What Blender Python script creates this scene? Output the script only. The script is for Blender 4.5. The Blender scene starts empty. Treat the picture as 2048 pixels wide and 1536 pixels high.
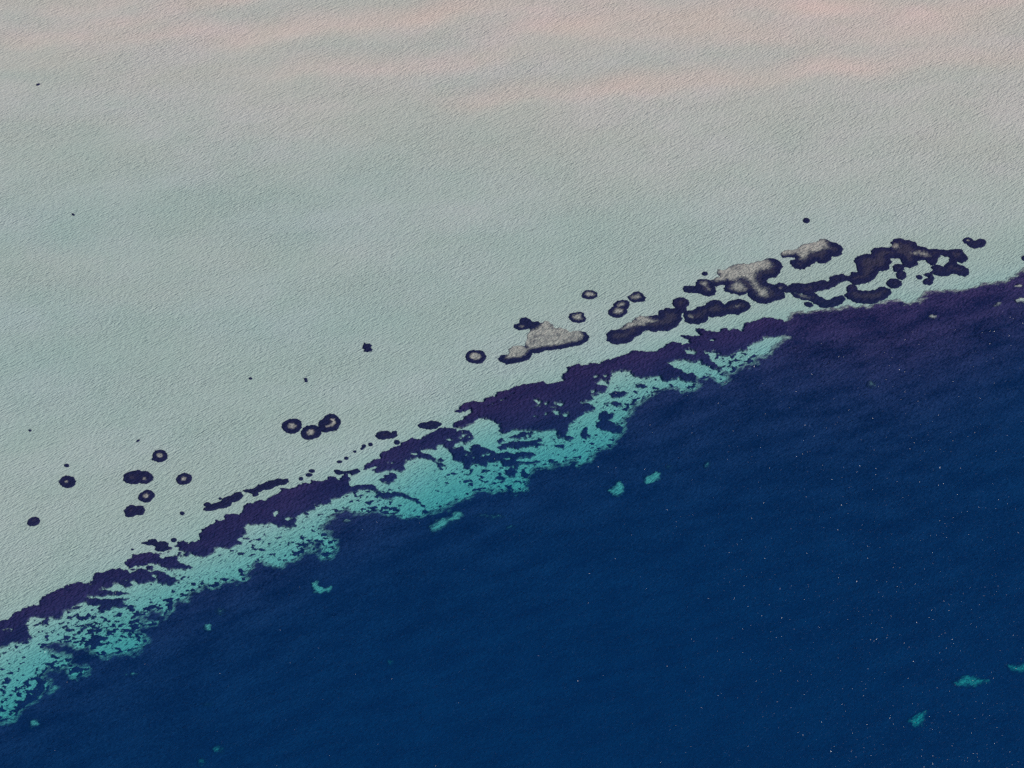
# Aerial view of a sand flat dropping into deep water: seagrass rings and patches on the flat,
# dark seagrass beds along the edge, turquoise sand on the slope and a deep meadow beyond.
import bpy, math, random
import numpy as np

R = math.radians
sc = bpy.context.scene
col = sc.collection

# ---------------------------------------------------------------- camera
DEPRESSION, DISTANCE, FOCAL = 48.0, 597.0, 70.0
cam_data = bpy.data.cameras.new('camera')
cam_data.lens = FOCAL; cam_data.sensor_width = 36.0; cam_data.sensor_fit = 'HORIZONTAL'
cam_data.clip_start = 1.0; cam_data.clip_end = 20000.0
cam = bpy.data.objects.new('camera', cam_data); col.objects.link(cam)
cam.location = (0, -DISTANCE * math.cos(R(DEPRESSION)), DISTANCE * math.sin(R(DEPRESSION)))
cam.rotation_euler = (R(90 - DEPRESSION), 0, 0)
sc.camera = cam

# ---------------------------------------------------------------- sky, sun, exposure
SUN_ELEV, SUN_AZ = 43.0, 115.0            # azimuth clockwise from the view direction (+Y)
world = bpy.data.worlds.new('World'); sc.world = world; world.use_nodes = True
wn = world.node_tree; wn.nodes.clear()
sky = wn.nodes.new('ShaderNodeTexSky'); sky.sky_type = 'NISHITA'; sky.sun_disc = False
sky.sun_elevation = R(SUN_ELEV); sky.sun_rotation = R(SUN_AZ)
bg = wn.nodes.new('ShaderNodeBackground'); bg.inputs['Strength'].default_value = 0.07
wo = wn.nodes.new('ShaderNodeOutputWorld')
wn.links.new(sky.outputs[0], bg.inputs['Color']); wn.links.new(bg.outputs[0], wo.inputs['Surface'])
sun_data = bpy.data.lights.new('sun', 'SUN'); sun_data.energy = 3.5; sun_data.angle = R(0.5); sun_data.color = (1.0, 0.96, 0.9)
sun = bpy.data.objects.new('sun', sun_data); col.objects.link(sun)
sun.rotation_euler = (R(90 - SUN_ELEV), 0, R(180 - SUN_AZ)); sun.location = (300, 120, 400)

sc.view_settings.view_transform = 'Standard'; sc.view_settings.look = 'None'
sc.view_settings.exposure = 0.28; sc.view_settings.gamma = 1.0; sc.view_settings.use_curve_mapping = False
sc.render.engine = 'CYCLES'
sc.cycles.max_bounces = 6; sc.cycles.volume_bounces = 2; sc.cycles.transparent_max_bounces = 8
sc.cycles.use_denoising = False

# ---------------------------------------------------------------- plan of the place, in metres (x right, y away, z up, sea level 0)
EDGE_X = np.array([-3000.0, -250.0, -245.0, -240.0, -235.0, -230.0, -225.0, -220.0, -215.0, -210.0, -205.0, -200.0, -195.0, -190.0, -185.0, -180.0, -175.0, -170.0, -165.0, -160.0, -155.0, -150.0, -145.0, -140.0, -135.0, -130.0, -125.0, -120.0, -115.0, -110.0, -105.0, -100.0, -95.0, -90.0, -85.0, -80.0, -75.0, -70.0, -65.0, -60.0, -55.0, -50.0, -45.0, -40.0, -35.0, -30.0, -25.0, -20.0, -15.0, -10.0, -5.0, 0.0, 5.0, 10.0, 15.0, 20.0, 25.0, 30.0, 35.0, 40.0, 45.0, 50.0, 55.0, 60.0, 65.0, 70.0, 75.0, 80.0, 85.0, 90.0, 95.0, 100.0, 105.0, 110.0, 115.0, 120.0, 125.0, 130.0, 135.0, 140.0, 145.0, 150.0, 155.0, 160.0, 165.0, 170.0, 175.0, 180.0, 185.0, 190.0, 195.0, 200.0, 205.0, 210.0, 215.0, 220.0, 225.0, 230.0, 235.0, 240.0, 245.0, 250.0, 3000.0])
EDGE_Y = np.array([-1340.2, -140.24, -138.32, -136.12, -133.65, -131.17, -128.7, -126.23, -123.75, -121.28, -118.81, -116.33, -113.86, -111.39, -108.9, -106.41, -103.91, -101.4, -98.87, -96.34, -93.69, -90.91, -87.99, -84.95, -81.78, -78.62, -75.48, -72.38, -69.3, -66.35, -63.49, -60.66, -57.87, -55.12, -52.31, -49.56, -46.85, -44.18, -41.49, -38.69, -35.83, -32.92, -29.95, -26.88, -23.7, -20.47, -17.18, -13.93, -10.85, -7.94, -5.18, -2.54, -0.04, 2.44, 4.95, 7.36, 9.68, 11.92, 14.06, 16.08, 17.97, 19.73, 21.36, 22.87, 24.38, 25.87, 27.28, 28.6, 29.84, 31.0, 32.07, 33.06, 34.02, 34.97, 35.9, 36.9, 37.97, 39.17, 40.51, 41.99, 43.58, 45.22, 46.88, 48.58, 50.3, 52.05, 53.76, 55.43, 57.04, 58.74, 60.53, 62.43, 64.42, 66.52, 68.71, 71.01, 73.41, 75.91, 78.42, 80.92, 83.15, 85.1, 1285.1])
BARS = [(-189.3, 166.6, -107.6, 168.3, 4.8, 0.2), (-151.4, 175.2, -84.8, 194.9, 4.8, 0.2), (-114.3, 164.4, -18.8, 181.0, 6.0, 0.22), (-36.6, 175.8, 41.2, 191.9, 6.0, 0.17), (-87.6, 142.2, 4.6, 155.4, 4.8, 0.17), (-29.9, 129.3, 51.3, 140.0, 4.8, 0.19), (30.4, 137.3, 132.2, 148.2, 5.1, 0.19), (-11.4, 165.8, 85.2, 173.5, 5.2, 0.17), (4.7, 175.2, 131.6, 186.9, 6.0, 0.19), (57.7, 161.5, 174.3, 170.6, 6.0, 0.17), (94.5, 177.2, 204.6, 189.0, 6.0, 0.17), (100.4, 144.9, 198.6, 157.3, 5.4, 0.14), (-190.0, 151.0, -134.5, 155.4, 4.5, 0.09), (-173.9, 181.6, -110.2, 193.4, 4.5, 0.12)]
BEDS = [
  {'label': 'broad dark seagrass bed with finger-like tongues at the left edge of the photo', 'add': [[(-146.77,-86.55),(-140.57,-85.81),(-139.04,-85.47),(-137.02,-84.95),(-135.87,-83.84),(-135.8,-82.58),(-134.01,-82.23),(-133.6,-81.44),(-131.14,-80.22),(-128.87,-80.29),(-129.42,-79.3),(-128.64,-77.38),(-126.21,-75.74),(-124.24,-74.58),(-123.37,-74.08),(-123.31,-73.6),(-121.22,-73.23),(-119.75,-72.24),(-118.37,-72.53),(-116.99,-72.82),(-115.55,-71.51),(-115.69,-69.41),(-112.98,-68.75),(-110.4,-67.82),(-108.8,-67.69),(-107.13,-68.13),(-105.94,-69.06),(-104.12,-68.53),(-103.84,-67.41),(-102.21,-67.52),(-101.72,-68.3),(-99.82,-68.4),(-97.98,-68.02),(-96.0,-68.89),(-94.01,-70.06),(-92.3,-71.06),(-93.28,-72.01),(-94.84,-72.53),(-96.48,-72.15),(-97.58,-71.88),(-98.22,-70.83),(-99.18,-71.95),(-100.28,-71.68),(-102.33,-72.53),(-103.15,-72.41),(-104.3,-71.67),(-108.05,-71.45),(-105.6,-71.75),(-104.37,-73.19),(-106.41,-74.04),(-107.9,-72.7),(-109.54,-72.44),(-110.49,-73.41),(-111.2,-74.21),(-112.8,-74.17),(-113.8,-74.76),(-108.71,-74.89),(-105.17,-75.6),(-108.55,-76.32),(-113.82,-76.77),(-116.46,-76.87),(-116.78,-77.5),(-113.72,-77.53),(-111.08,-77.42),(-108.42,-77.46),(-105.01,-77.02),(-106.75,-78.14),(-105.57,-79.23),(-107.33,-80.11),(-108.7,-79.72),(-110.7,-80.71),(-112.67,-81.99),(-113.24,-81.57),(-112.94,-79.62),(-114.81,-79.55),(-116.14,-79.46),(-117.06,-78.43),(-118.77,-79.57),(-120.01,-80.22),(-120.38,-81.45),(-121.45,-81.35),(-122.7,-81.85),(-122.55,-83.06),(-122.91,-84.27),(-123.92,-84.62),(-125.08,-83.77),(-126.09,-84.11),(-126.11,-85.91),(-127.63,-86.28),(-127.75,-85.39),(-126.87,-84.15),(-128.22,-83.9),(-130.32,-83.98),(-131.28,-84.62),(-132.1,-86.17),(-130.8,-87.92),(-130.94,-88.82),(-129.95,-90.25),(-130.57,-91.45),(-132.07,-91.83),(-133.36,-91.89),(-134.91,-91.97),(-136.33,-92.92),(-137.79,-93.58),(-139.31,-93.8),(-145.43,-94.48)]], 'holes': [[(-138.68,-87.77),(-137.14,-87.57),(-135.27,-87.8),(-135.41,-88.56),(-137.02,-88.32),(-138.58,-88.37)],[(-98.3,-69.91),(-98.33,-70.17),(-98.6,-70.34),(-98.88,-70.48),(-99.25,-70.49),(-99.58,-70.39),(-99.82,-70.21),(-99.93,-69.97),(-99.84,-69.73),(-99.67,-69.52),(-99.35,-69.42),(-99.0,-69.38),(-98.64,-69.45),(-98.45,-69.68)],[(-115.25,-72.77),(-115.26,-72.92),(-115.46,-73.03),(-115.72,-73.11),(-116.02,-73.09),(-116.32,-73.06),(-116.47,-72.93),(-116.6,-72.81),(-116.5,-72.67),(-116.38,-72.55),(-116.11,-72.48),(-115.81,-72.47),(-115.53,-72.52),(-115.34,-72.64)],[(-121.44,-75.35),(-121.53,-75.47),(-121.76,-75.53),(-122.16,-75.43),(-122.57,-75.28),(-122.91,-75.07),(-123.15,-74.85),(-123.27,-74.64),(-123.11,-74.54),(-122.85,-74.5),(-122.46,-74.56),(-122.04,-74.74),(-121.66,-74.95),(-121.45,-75.18)]]},
  {'label': 'long leaf-shaped dark seagrass bed lying just above the finger-tongued left bed', 'add': [[(-107.6,-65.39),(-106.25,-64.22),(-105.71,-63.05),(-103.58,-62.69),(-101.88,-62.16),(-100.25,-62.13),(-100.0,-63.11),(-98.84,-62.6),(-98.14,-64.04),(-97.05,-64.02),(-96.04,-63.34),(-93.08,-63.1),(-93.21,-64.55),(-92.3,-65.47),(-90.07,-66.18),(-88.82,-66.6),(-89.95,-67.42),(-92.13,-67.19),(-93.71,-67.56),(-95.31,-67.78),(-96.75,-66.88),(-98.47,-65.98),(-100.12,-65.7),(-102.22,-66.24),(-104.59,-66.78),(-106.15,-67.3),(-107.34,-66.36)]], 'holes': []},
  {'label': 'long dark seagrass bed rising diagonally and ending in a thin curved tail over turquoise sand', 'add': [[(-93.58,-58.37),(-92.53,-57.95),(-91.09,-58.65),(-90.77,-59.14),(-90.3,-58.3),(-88.41,-58.1),(-87.67,-57.25),(-87.94,-55.93),(-87.56,-54.25),(-85.91,-52.87),(-84.32,-52.16),(-83.9,-50.8),(-83.05,-51.05),(-81.42,-50.76),(-81.69,-49.4),(-81.06,-48.7),(-78.62,-48.15),(-77.44,-48.98),(-76.45,-47.6),(-76.35,-45.53),(-75.3,-44.83),(-73.39,-44.45),(-72.08,-43.39),(-70.39,-43.71),(-69.11,-42.31),(-66.42,-40.87),(-66.28,-39.12),(-64.29,-39.44),(-62.11,-38.7),(-59.33,-36.92),(-57.89,-37.6),(-57.7,-36.19),(-55.42,-36.67),(-53.22,-35.92),(-53.0,-34.87),(-51.6,-34.83),(-50.15,-35.66),(-49.33,-35.12),(-48.02,-33.34),(-46.81,-35.04),(-46.72,-36.74),(-46.37,-38.25),(-45.28,-37.69),(-41.66,-37.01),(-39.98,-37.09),(-38.82,-38.18),(-38.49,-39.31),(-36.53,-39.51),(-34.84,-39.72),(-32.9,-39.1),(-31.21,-39.48),(-29.23,-40.32),(-27.53,-41.18),(-26.1,-42.06),(-25.09,-43.36),(-26.36,-42.79),(-28.06,-41.92),(-29.76,-41.16),(-31.74,-40.55),(-32.86,-40.4),(-34.23,-41.14),(-34.21,-41.94),(-36.17,-41.59),(-37.86,-41.22),(-39.04,-39.67),(-40.46,-39.1),(-41.87,-38.69),(-44.07,-39.47),(-45.73,-39.89),(-47.38,-40.47),(-49.52,-42.23),(-51.45,-42.66),(-52.21,-44.01),(-53.3,-44.4),(-56.05,-44.85),(-56.23,-46.51),(-58.68,-47.11),(-57.59,-48.36),(-59.56,-47.79),(-61.4,-49.18),(-61.22,-52.1),(-62.27,-52.79),(-66.15,-52.32),(-68.42,-51.42),(-70.56,-52.15),(-74.98,-51.96),(-75.7,-53.3),(-74.74,-54.92),(-76.52,-56.6),(-77.83,-57.3),(-75.84,-58.19),(-77.64,-59.54),(-79.48,-60.41),(-81.45,-59.68),(-83.3,-60.23),(-83.45,-61.67),(-84.96,-63.0),(-86.25,-63.68),(-87.93,-63.1),(-89.21,-62.51),(-89.95,-61.89),(-90.63,-63.19),(-91.75,-62.9),(-91.3,-61.92),(-93.03,-60.99),(-93.57,-59.69)]], 'holes': [[(-66.5,-48.56),(-66.77,-49.04),(-67.16,-49.24),(-67.53,-49.25),(-67.81,-49.0),(-68.01,-48.62),(-68.03,-48.08),(-67.8,-47.55),(-67.53,-47.07),(-67.13,-46.93),(-66.75,-46.85),(-66.45,-47.09),(-66.35,-47.55),(-66.25,-48.05)],[(-62.09,-49.7),(-62.21,-49.92),(-62.44,-50.13),(-62.9,-50.22),(-63.37,-50.28),(-63.84,-50.2),(-64.17,-50.02),(-64.26,-49.79),(-64.23,-49.55),(-63.92,-49.34),(-63.43,-49.27),(-62.94,-49.2),(-62.54,-49.34),(-62.22,-49.49)],[(-48.96,-36.14),(-48.98,-36.37),(-49.06,-36.55),(-49.17,-36.72),(-49.32,-36.66),(-49.47,-36.61),(-49.55,-36.39),(-49.61,-36.16),(-49.58,-35.94),(-49.52,-35.71),(-49.38,-35.62),(-49.23,-35.63),(-49.1,-35.74),(-49.0,-35.91)]]},
  {'label': 'dark seagrass bed with a speckled right lobe below the bean-shaped patch', 'add': [[(-43.01,-31.97),(-42.26,-29.85),(-41.14,-29.64),(-40.06,-28.38),(-38.1,-27.79),(-38.44,-26.39),(-37.92,-25.31),(-35.94,-24.9),(-35.13,-23.8),(-32.87,-23.2),(-31.79,-21.56),(-30.66,-21.17),(-29.55,-20.06),(-28.38,-20.74),(-26.67,-20.5),(-25.85,-19.4),(-22.74,-17.51),(-21.33,-16.2),(-19.32,-15.96),(-17.6,-16.08),(-16.44,-16.39),(-16.14,-17.09),(-14.71,-16.67),(-12.98,-16.6),(-11.23,-18.61),(-11.51,-20.0),(-13.49,-21.47),(-15.22,-20.87),(-16.64,-21.63),(-16.76,-23.0),(-18.03,-23.58),(-19.75,-23.5),(-20.06,-22.14),(-21.77,-22.23),(-22.3,-23.97),(-26.86,-24.2),(-26.54,-25.22),(-24.54,-25.8),(-22.24,-27.02),(-21.92,-28.35),(-19.35,-29.36),(-20.75,-30.27),(-22.49,-28.21),(-24.78,-27.51),(-27.63,-26.99),(-30.43,-28.33),(-31.24,-29.56),(-31.04,-31.57),(-32.0,-32.3),(-34.84,-31.78),(-37.07,-32.57),(-39.01,-33.18),(-40.19,-32.04),(-38.27,-30.58),(-39.97,-30.47),(-42.18,-31.77)]], 'holes': [[(-26.11,-21.52),(-26.11,-21.68),(-26.18,-21.87),(-26.38,-22.09),(-26.62,-22.25),(-26.86,-22.39),(-27.06,-22.41),(-27.14,-22.31),(-27.19,-22.18),(-27.05,-21.96),(-26.9,-21.74),(-26.65,-21.58),(-26.41,-21.46),(-26.2,-21.42)],[(-34.45,-29.38),(-34.53,-29.51),(-34.73,-29.61),(-35.02,-29.69),(-35.37,-29.71),(-35.63,-29.64),(-35.82,-29.55),(-35.93,-29.45),(-35.88,-29.32),(-35.68,-29.22),(-35.38,-29.16),(-35.06,-29.15),(-34.77,-29.19),(-34.57,-29.27)],[(-12.82,-18.51),(-12.93,-18.71),(-13.15,-18.9),(-13.59,-18.99),(-14.04,-19.01),(-14.45,-18.95),(-14.69,-18.79),(-14.78,-18.6),(-14.73,-18.4),(-14.44,-18.24),(-14.06,-18.1),(-13.61,-18.12),(-13.23,-18.2),(-12.86,-18.31)],[(-11.91,-19.16),(-11.91,-19.35),(-12.1,-19.51),(-12.37,-19.61),(-12.65,-19.59),(-12.91,-19.54),(-13.11,-19.41),(-13.12,-19.22),(-13.08,-19.04),(-12.91,-18.89),(-12.67,-18.78),(-12.39,-18.79),(-12.13,-18.85),(-11.98,-19.0)],[(-14.65,-19.64),(-14.67,-19.79),(-14.86,-19.9),(-15.09,-20.0),(-15.37,-19.99),(-15.64,-19.97),(-15.79,-19.84),(-15.9,-19.7),(-15.79,-19.54),(-15.66,-19.4),(-15.39,-19.33),(-15.1,-19.31),(-14.88,-19.39),(-14.7,-19.5)],[(-17.64,-20.3),(-17.71,-20.55),(-18.0,-20.73),(-18.31,-20.9),(-18.69,-20.85),(-19.03,-20.78),(-19.3,-20.62),(-19.34,-20.38),(-19.25,-20.15),(-19.03,-19.95),(-18.73,-19.8),(-18.35,-19.82),(-18.03,-19.91),(-17.79,-20.08)],[(-27.45,-25.78),(-27.43,-26.0),(-27.84,-26.15),(-28.26,-26.27),(-28.75,-26.31),(-29.23,-26.26),(-29.58,-26.1),(-29.66,-25.89),(-29.5,-25.68),(-29.22,-25.5),(-28.77,-25.39),(-28.29,-25.38),(-27.87,-25.45),(-27.56,-25.59)],[(-14.08,-17.7),(-14.14,-17.85),(-14.26,-17.98),(-14.44,-18.07),(-14.65,-18.08),(-14.82,-17.99),(-14.96,-17.89),(-14.99,-17.74),(-14.99,-17.58),(-14.84,-17.46),(-14.66,-17.38),(-14.46,-17.39),(-14.27,-17.44),(-14.11,-17.54)]]},
  {'label': 'largest dark seagrass bed at the middle of the slope, torn by small turquoise gaps', 'add': [[(-16.88,-9.83),(-15.45,-9.05),(-15.18,-7.74),(-13.31,-6.57),(-11.28,-5.98),(-8.65,-6.49),(-7.79,-4.78),(-4.59,-3.79),(-4.01,-2.26),(-1.38,-1.46),(0.67,-0.47),(3.6,0.91),(6.83,1.34),(9.49,2.15),(10.36,1.21),(13.0,1.46),(15.96,2.28),(15.39,3.4),(15.71,4.93),(17.22,6.89),(16.35,8.04),(17.83,7.87),(20.22,9.27),(21.1,8.69),(22.58,8.52),(24.09,9.71),(26.74,9.18),(27.67,10.55),(30.97,11.58),(33.69,12.8),(36.11,13.81),(36.52,14.97),(38.3,14.6),(41.27,14.27),(43.97,14.52),(45.21,15.7),(47.05,16.51),(47.4,17.69),(49.54,18.51),(51.61,17.95),(52.18,17.38),(54.62,18.2),(54.39,19.56),(53.23,20.13),(51.93,21.1),(53.59,21.33),(55.66,20.76),(58.1,21.38),(56.99,22.96),(56.91,24.15),(58.85,23.77),(60.01,22.99),(63.89,22.45),(64.58,23.84),(66.12,24.26),(66.95,23.28),(68.82,24.09),(71.13,22.74),(72.0,26.32),(75.39,27.16),(77.62,28.59),(80.04,28.61),(84.05,27.61),(85.6,24.63),(84.11,21.29),(81.69,21.15),(77.45,20.72),(76.42,19.09),(74.26,18.29),(72.08,17.11),(72.27,15.59),(69.25,15.17),(67.68,14.01),(66.73,13.24),(64.04,13.19),(62.62,14.3),(61.77,15.04),(58.46,14.6),(59.86,13.11),(61.22,10.89),(62.89,9.06),(64.6,7.99),(65.55,6.73),(63.56,7.99),(61.48,7.95),(60.04,8.84),(58.03,9.92),(56.93,11.57),(54.79,10.59),(52.17,11.65),(49.17,11.2),(47.03,10.02),(48.76,8.94),(51.07,7.52),(53.07,6.09),(55.16,6.52),(55.93,4.33),(55.56,2.87),(54.37,2.84),(51.75,3.5),(50.32,4.55),(47.3,3.18),(45.54,3.31),(44.73,5.12),(42.05,4.66),(39.08,4.2),(36.74,4.87),(35.9,6.33),(32.97,7.0),(30.28,6.18),(29.92,4.3),(29.27,2.05),(28.93,0.58),(27.7,-1.27),(25.33,-2.43),(24.11,-4.27),(20.79,-5.62),(23.99,-6.2),(24.83,-7.93),(22.18,-9.08),(19.82,-10.57),(18.63,-12.01),(17.16,-13.45),(16.54,-15.54),(15.65,-17.28),(18.81,-18.2),(17.35,-19.28),(14.76,-18.68),(13.62,-17.7),(13.36,-16.0),(11.34,-15.57),(8.16,-16.21),(4.69,-16.01),(1.81,-15.96),(0.08,-16.2),(-1.36,-16.95),(-2.8,-17.53),(-3.67,-16.36),(-3.68,-14.28),(-5.12,-13.28),(-7.73,-12.31),(-10.05,-12.03),(-10.62,-13.13),(-11.76,-14.24),(-13.76,-15.38),(-14.9,-16.13),(-17.21,-15.86),(-16.81,-14.05),(-14.37,-12.89),(-13.81,-11.78),(-11.8,-10.63),(-12.11,-8.98),(-14.13,-9.58),(-15.58,-10.06)]], 'holes': [[(6.21,-4.29),(7.67,-4.62),(8.83,-5.67),(8.37,-7.48),(6.19,-8.09),(7.8,-6.61),(6.49,-5.38)],[(15.59,-6.34),(15.51,-6.7),(14.96,-6.94),(14.41,-7.18),(13.72,-7.17),(13.15,-7.01),(12.78,-6.76),(12.45,-6.45),(12.76,-6.11),(13.19,-5.85),(13.72,-5.59),(14.43,-5.57),(15.0,-5.76),(15.37,-6.02)],[(14.12,-9.89),(13.91,-10.26),(13.52,-10.52),(12.98,-10.47),(12.47,-10.25),(12.12,-9.86),(11.87,-9.43),(11.93,-9.01),(12.07,-8.59),(12.51,-8.4),(13.03,-8.45),(13.55,-8.62),(14.0,-8.97),(14.12,-9.45)],[(17.15,-10.15),(17.03,-10.47),(16.8,-10.8),(16.29,-10.91),(15.77,-10.98),(15.34,-10.8),(15.02,-10.56),(14.87,-10.24),(15.02,-9.91),(15.33,-9.62),(15.8,-9.47),(16.31,-9.47),(16.77,-9.58),(17.15,-9.81)],[(-1.91,-4.75),(-1.93,-4.98),(-2.1,-5.27),(-2.48,-5.57),(-2.91,-5.79),(-3.36,-5.97),(-3.68,-5.94),(-3.81,-5.77),(-3.8,-5.53),(-3.56,-5.23),(-3.19,-4.93),(-2.76,-4.68),(-2.36,-4.6),(-2.06,-4.61)],[(-5.51,-6.89),(-5.56,-7.05),(-5.76,-7.24),(-6.08,-7.42),(-6.44,-7.55),(-6.82,-7.65),(-7.02,-7.59),(-7.2,-7.5),(-7.14,-7.33),(-6.93,-7.12),(-6.57,-6.94),(-6.21,-6.82),(-5.83,-6.73),(-5.58,-6.76)],[(0.54,-2.65),(0.54,-2.8),(0.4,-2.98),(0.15,-3.16),(-0.12,-3.28),(-0.38,-3.35),(-0.58,-3.34),(-0.71,-3.26),(-0.62,-3.08),(-0.52,-2.91),(-0.26,-2.75),(-0.01,-2.61),(0.24,-2.56),(0.41,-2.59)],[(10.5,-10.06),(10.48,-10.26),(10.34,-10.39),(10.18,-10.47),(9.99,-10.51),(9.82,-10.44),(9.72,-10.28),(9.67,-10.09),(9.75,-9.92),(9.84,-9.75),(10.0,-9.65),(10.19,-9.64),(10.35,-9.74),(10.48,-9.87)],[(7.33,-11.06),(7.32,-11.15),(7.1,-11.24),(6.78,-11.3),(6.44,-11.29),(6.1,-11.28),(5.97,-11.19),(5.84,-11.11),(5.92,-11.02),(6.17,-10.95),(6.44,-10.89),(6.76,-10.89),(7.09,-10.9),(7.32,-10.96)],[(24.86,-1.34),(24.74,-1.64),(24.59,-1.89),(24.37,-2.06),(24.12,-2.04),(23.88,-1.93),(23.68,-1.72),(23.64,-1.39),(23.72,-1.06),(23.92,-0.83),(24.14,-0.63),(24.4,-0.67),(24.64,-0.78),(24.81,-1.02)],[(26.1,-3.28),(26.0,-3.57),(25.66,-3.8),(25.19,-3.94),(24.66,-3.98),(24.18,-3.87),(23.91,-3.63),(23.84,-3.36),(23.84,-3.07),(24.26,-2.87),(24.7,-2.73),(25.21,-2.7),(25.69,-2.79),(26.04,-3.0)],[(25.07,1.77),(27.17,3.31),(28.91,2.25),(29.16,0.79),(25.93,0.87)],[(10.88,-6.51),(10.87,-6.83),(10.65,-7.04),(10.4,-7.18),(10.13,-7.19),(9.85,-7.12),(9.66,-6.88),(9.63,-6.55),(9.68,-6.22),(9.89,-5.99),(10.15,-5.88),(10.43,-5.79),(10.71,-5.91),(10.89,-6.18)],[(13.76,-7.83),(13.62,-7.95),(13.34,-8.07),(12.84,-8.13),(12.32,-8.16),(11.9,-8.11),(11.54,-8.03),(11.36,-7.91),(11.57,-7.79),(11.85,-7.67),(12.35,-7.61),(12.86,-7.58),(13.28,-7.64),(13.6,-7.71)],[(52.37,15.45),(54.49,15.88),(56.2,14.39),(56.14,13.44),(54.06,13.58),(52.91,14.32)],[(62.26,19.29),(62.16,19.08),(61.91,18.91),(61.58,18.8),(61.22,18.8),(60.93,18.92),(60.76,19.08),(60.62,19.27),(60.73,19.47),(60.96,19.64),(61.28,19.73),(61.64,19.76),(61.95,19.66),(62.12,19.48)],[(26.09,4.38),(26.03,4.14),(25.78,3.98),(25.51,3.82),(25.17,3.83),(24.88,3.93),(24.64,4.1),(24.59,4.34),(24.72,4.56),(24.92,4.74),(25.2,4.88),(25.52,4.85),(25.81,4.77),(25.99,4.59)],[(28.98,4.64),(28.92,4.47),(28.71,4.34),(28.44,4.27),(28.16,4.27),(27.87,4.3),(27.69,4.44),(27.62,4.61),(27.74,4.77),(27.91,4.91),(28.17,4.99),(28.46,4.99),(28.75,4.94),(28.91,4.81)],[(25.72,4.02),(25.66,3.82),(25.48,3.66),(25.25,3.55),(24.99,3.57),(24.74,3.63),(24.61,3.8),(24.53,3.99),(24.63,4.17),(24.78,4.34),(25.0,4.45),(25.27,4.44),(25.52,4.38),(25.63,4.2)],[(28.91,4.48),(28.85,4.28),(28.69,4.14),(28.49,4.04),(28.26,4.04),(28.03,4.09),(27.93,4.27),(27.84,4.45),(27.9,4.65),(28.04,4.83),(28.27,4.92),(28.52,4.91),(28.73,4.83),(28.88,4.67)]]},
  {'label': 'broken dark seagrass bed surrounded by turquoise sand below the speckled bed', 'add': [[(-18.78,-23.93),(-17.37,-23.18),(-14.52,-22.69),(-13.64,-24.0),(-12.21,-24.59),(-11.95,-22.22),(-9.67,-21.59),(-7.37,-23.0),(-5.07,-23.9),(-4.5,-24.55),(-1.64,-23.75),(0.08,-24.34),(3.23,-23.71),(5.81,-23.44),(6.8,-24.58),(5.51,-25.48),(1.79,-25.79),(1.22,-26.82),(4.64,-26.86),(8.65,-26.55),(6.35,-27.64),(1.79,-27.81),(2.07,-28.64),(-0.49,-29.07),(-2.49,-28.82),(-3.34,-27.18),(-5.62,-27.61),(-7.05,-27.68),(-7.6,-29.71),(-9.6,-28.47),(-11.6,-28.24),(-12.42,-30.28),(-14.13,-30.03),(-14.16,-28.04),(-17.01,-27.54),(-17.04,-25.86)]], 'holes': [[(-6.3,-24.86),(-6.47,-25.05),(-6.85,-25.25),(-7.32,-25.44),(-7.87,-25.61),(-8.42,-25.68),(-8.82,-25.66),(-8.82,-25.5),(-8.73,-25.34),(-8.51,-25.14),(-7.97,-24.95),(-7.39,-24.79),(-6.89,-24.75),(-6.49,-24.76)],[(-11.86,-25.41),(-12.03,-25.59),(-12.26,-25.73),(-12.58,-25.82),(-12.94,-25.84),(-13.27,-25.79),(-13.53,-25.68),(-13.64,-25.51),(-13.57,-25.32),(-13.33,-25.16),(-12.97,-25.07),(-12.57,-25.04),(-12.23,-25.11),(-12.04,-25.26)],[(-0.53,-26.22),(-0.6,-26.32),(-0.95,-26.41),(-1.38,-26.49),(-1.9,-26.52),(-2.34,-26.48),(-2.71,-26.42),(-2.8,-26.32),(-2.71,-26.21),(-2.39,-26.1),(-1.87,-26.06),(-1.39,-26.03),(-0.93,-26.05),(-0.55,-26.11)],[(-10.5,-26.35),(-10.54,-26.49),(-10.68,-26.63),(-10.92,-26.7),(-11.18,-26.73),(-11.41,-26.66),(-11.54,-26.54),(-11.58,-26.4),(-11.57,-26.25),(-11.38,-26.15),(-11.18,-26.04),(-10.92,-26.02),(-10.7,-26.1),(-10.56,-26.21)]]},
  {'label': 'ragged streaky seagrass bed pointing right under the largest bed', 'add': [[(-3.93,-22.17),(-2.79,-21.1),(-1.07,-20.68),(0.65,-19.93),(2.66,-20.01),(6.4,-19.69),(8.71,-18.92),(8.85,-19.59),(7.26,-20.34),(10.13,-21.07),(7.54,-21.68),(4.67,-21.79),(2.37,-22.23),(1.8,-23.26),(0.65,-22.3),(-1.64,-22.57),(-3.36,-23.32)]], 'holes': []},
  {'label': 'narrow two-lobed seagrass bed tucked close under the largest bed', 'add': [[(-1.07,-18.65),(0.08,-18.25),(0.94,-17.7),(3.25,-16.75),(6.42,-16.8),(4.68,-18.06),(4.39,-18.75),(2.38,-18.67),(0.08,-19.1)]], 'holes': []},
  {'label': 'dark seagrass bed at the right end of the turquoise sand, beside the deep drop', 'add': [[(25.0,-12.8),(26.19,-11.72),(25.63,-10.69),(26.85,-8.56),(28.03,-8.17),(29.16,-9.18),(30.33,-9.15),(29.99,-10.91),(29.09,-11.63),(30.8,-12.98),(33.09,-13.96),(32.15,-16.08),(30.12,-16.13),(28.97,-15.81),(26.69,-14.83),(25.25,-14.17)]], 'holes': []},
  {'label': 'oval dark seagrass bed in the pale blue channel right of the largest bed', 'add': [[(29.37,-2.1),(31.16,-0.96),(33.52,-0.7),(34.67,-1.56),(34.04,-2.65),(32.86,-3.05),(29.91,-3.51)]], 'holes': []},
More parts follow.
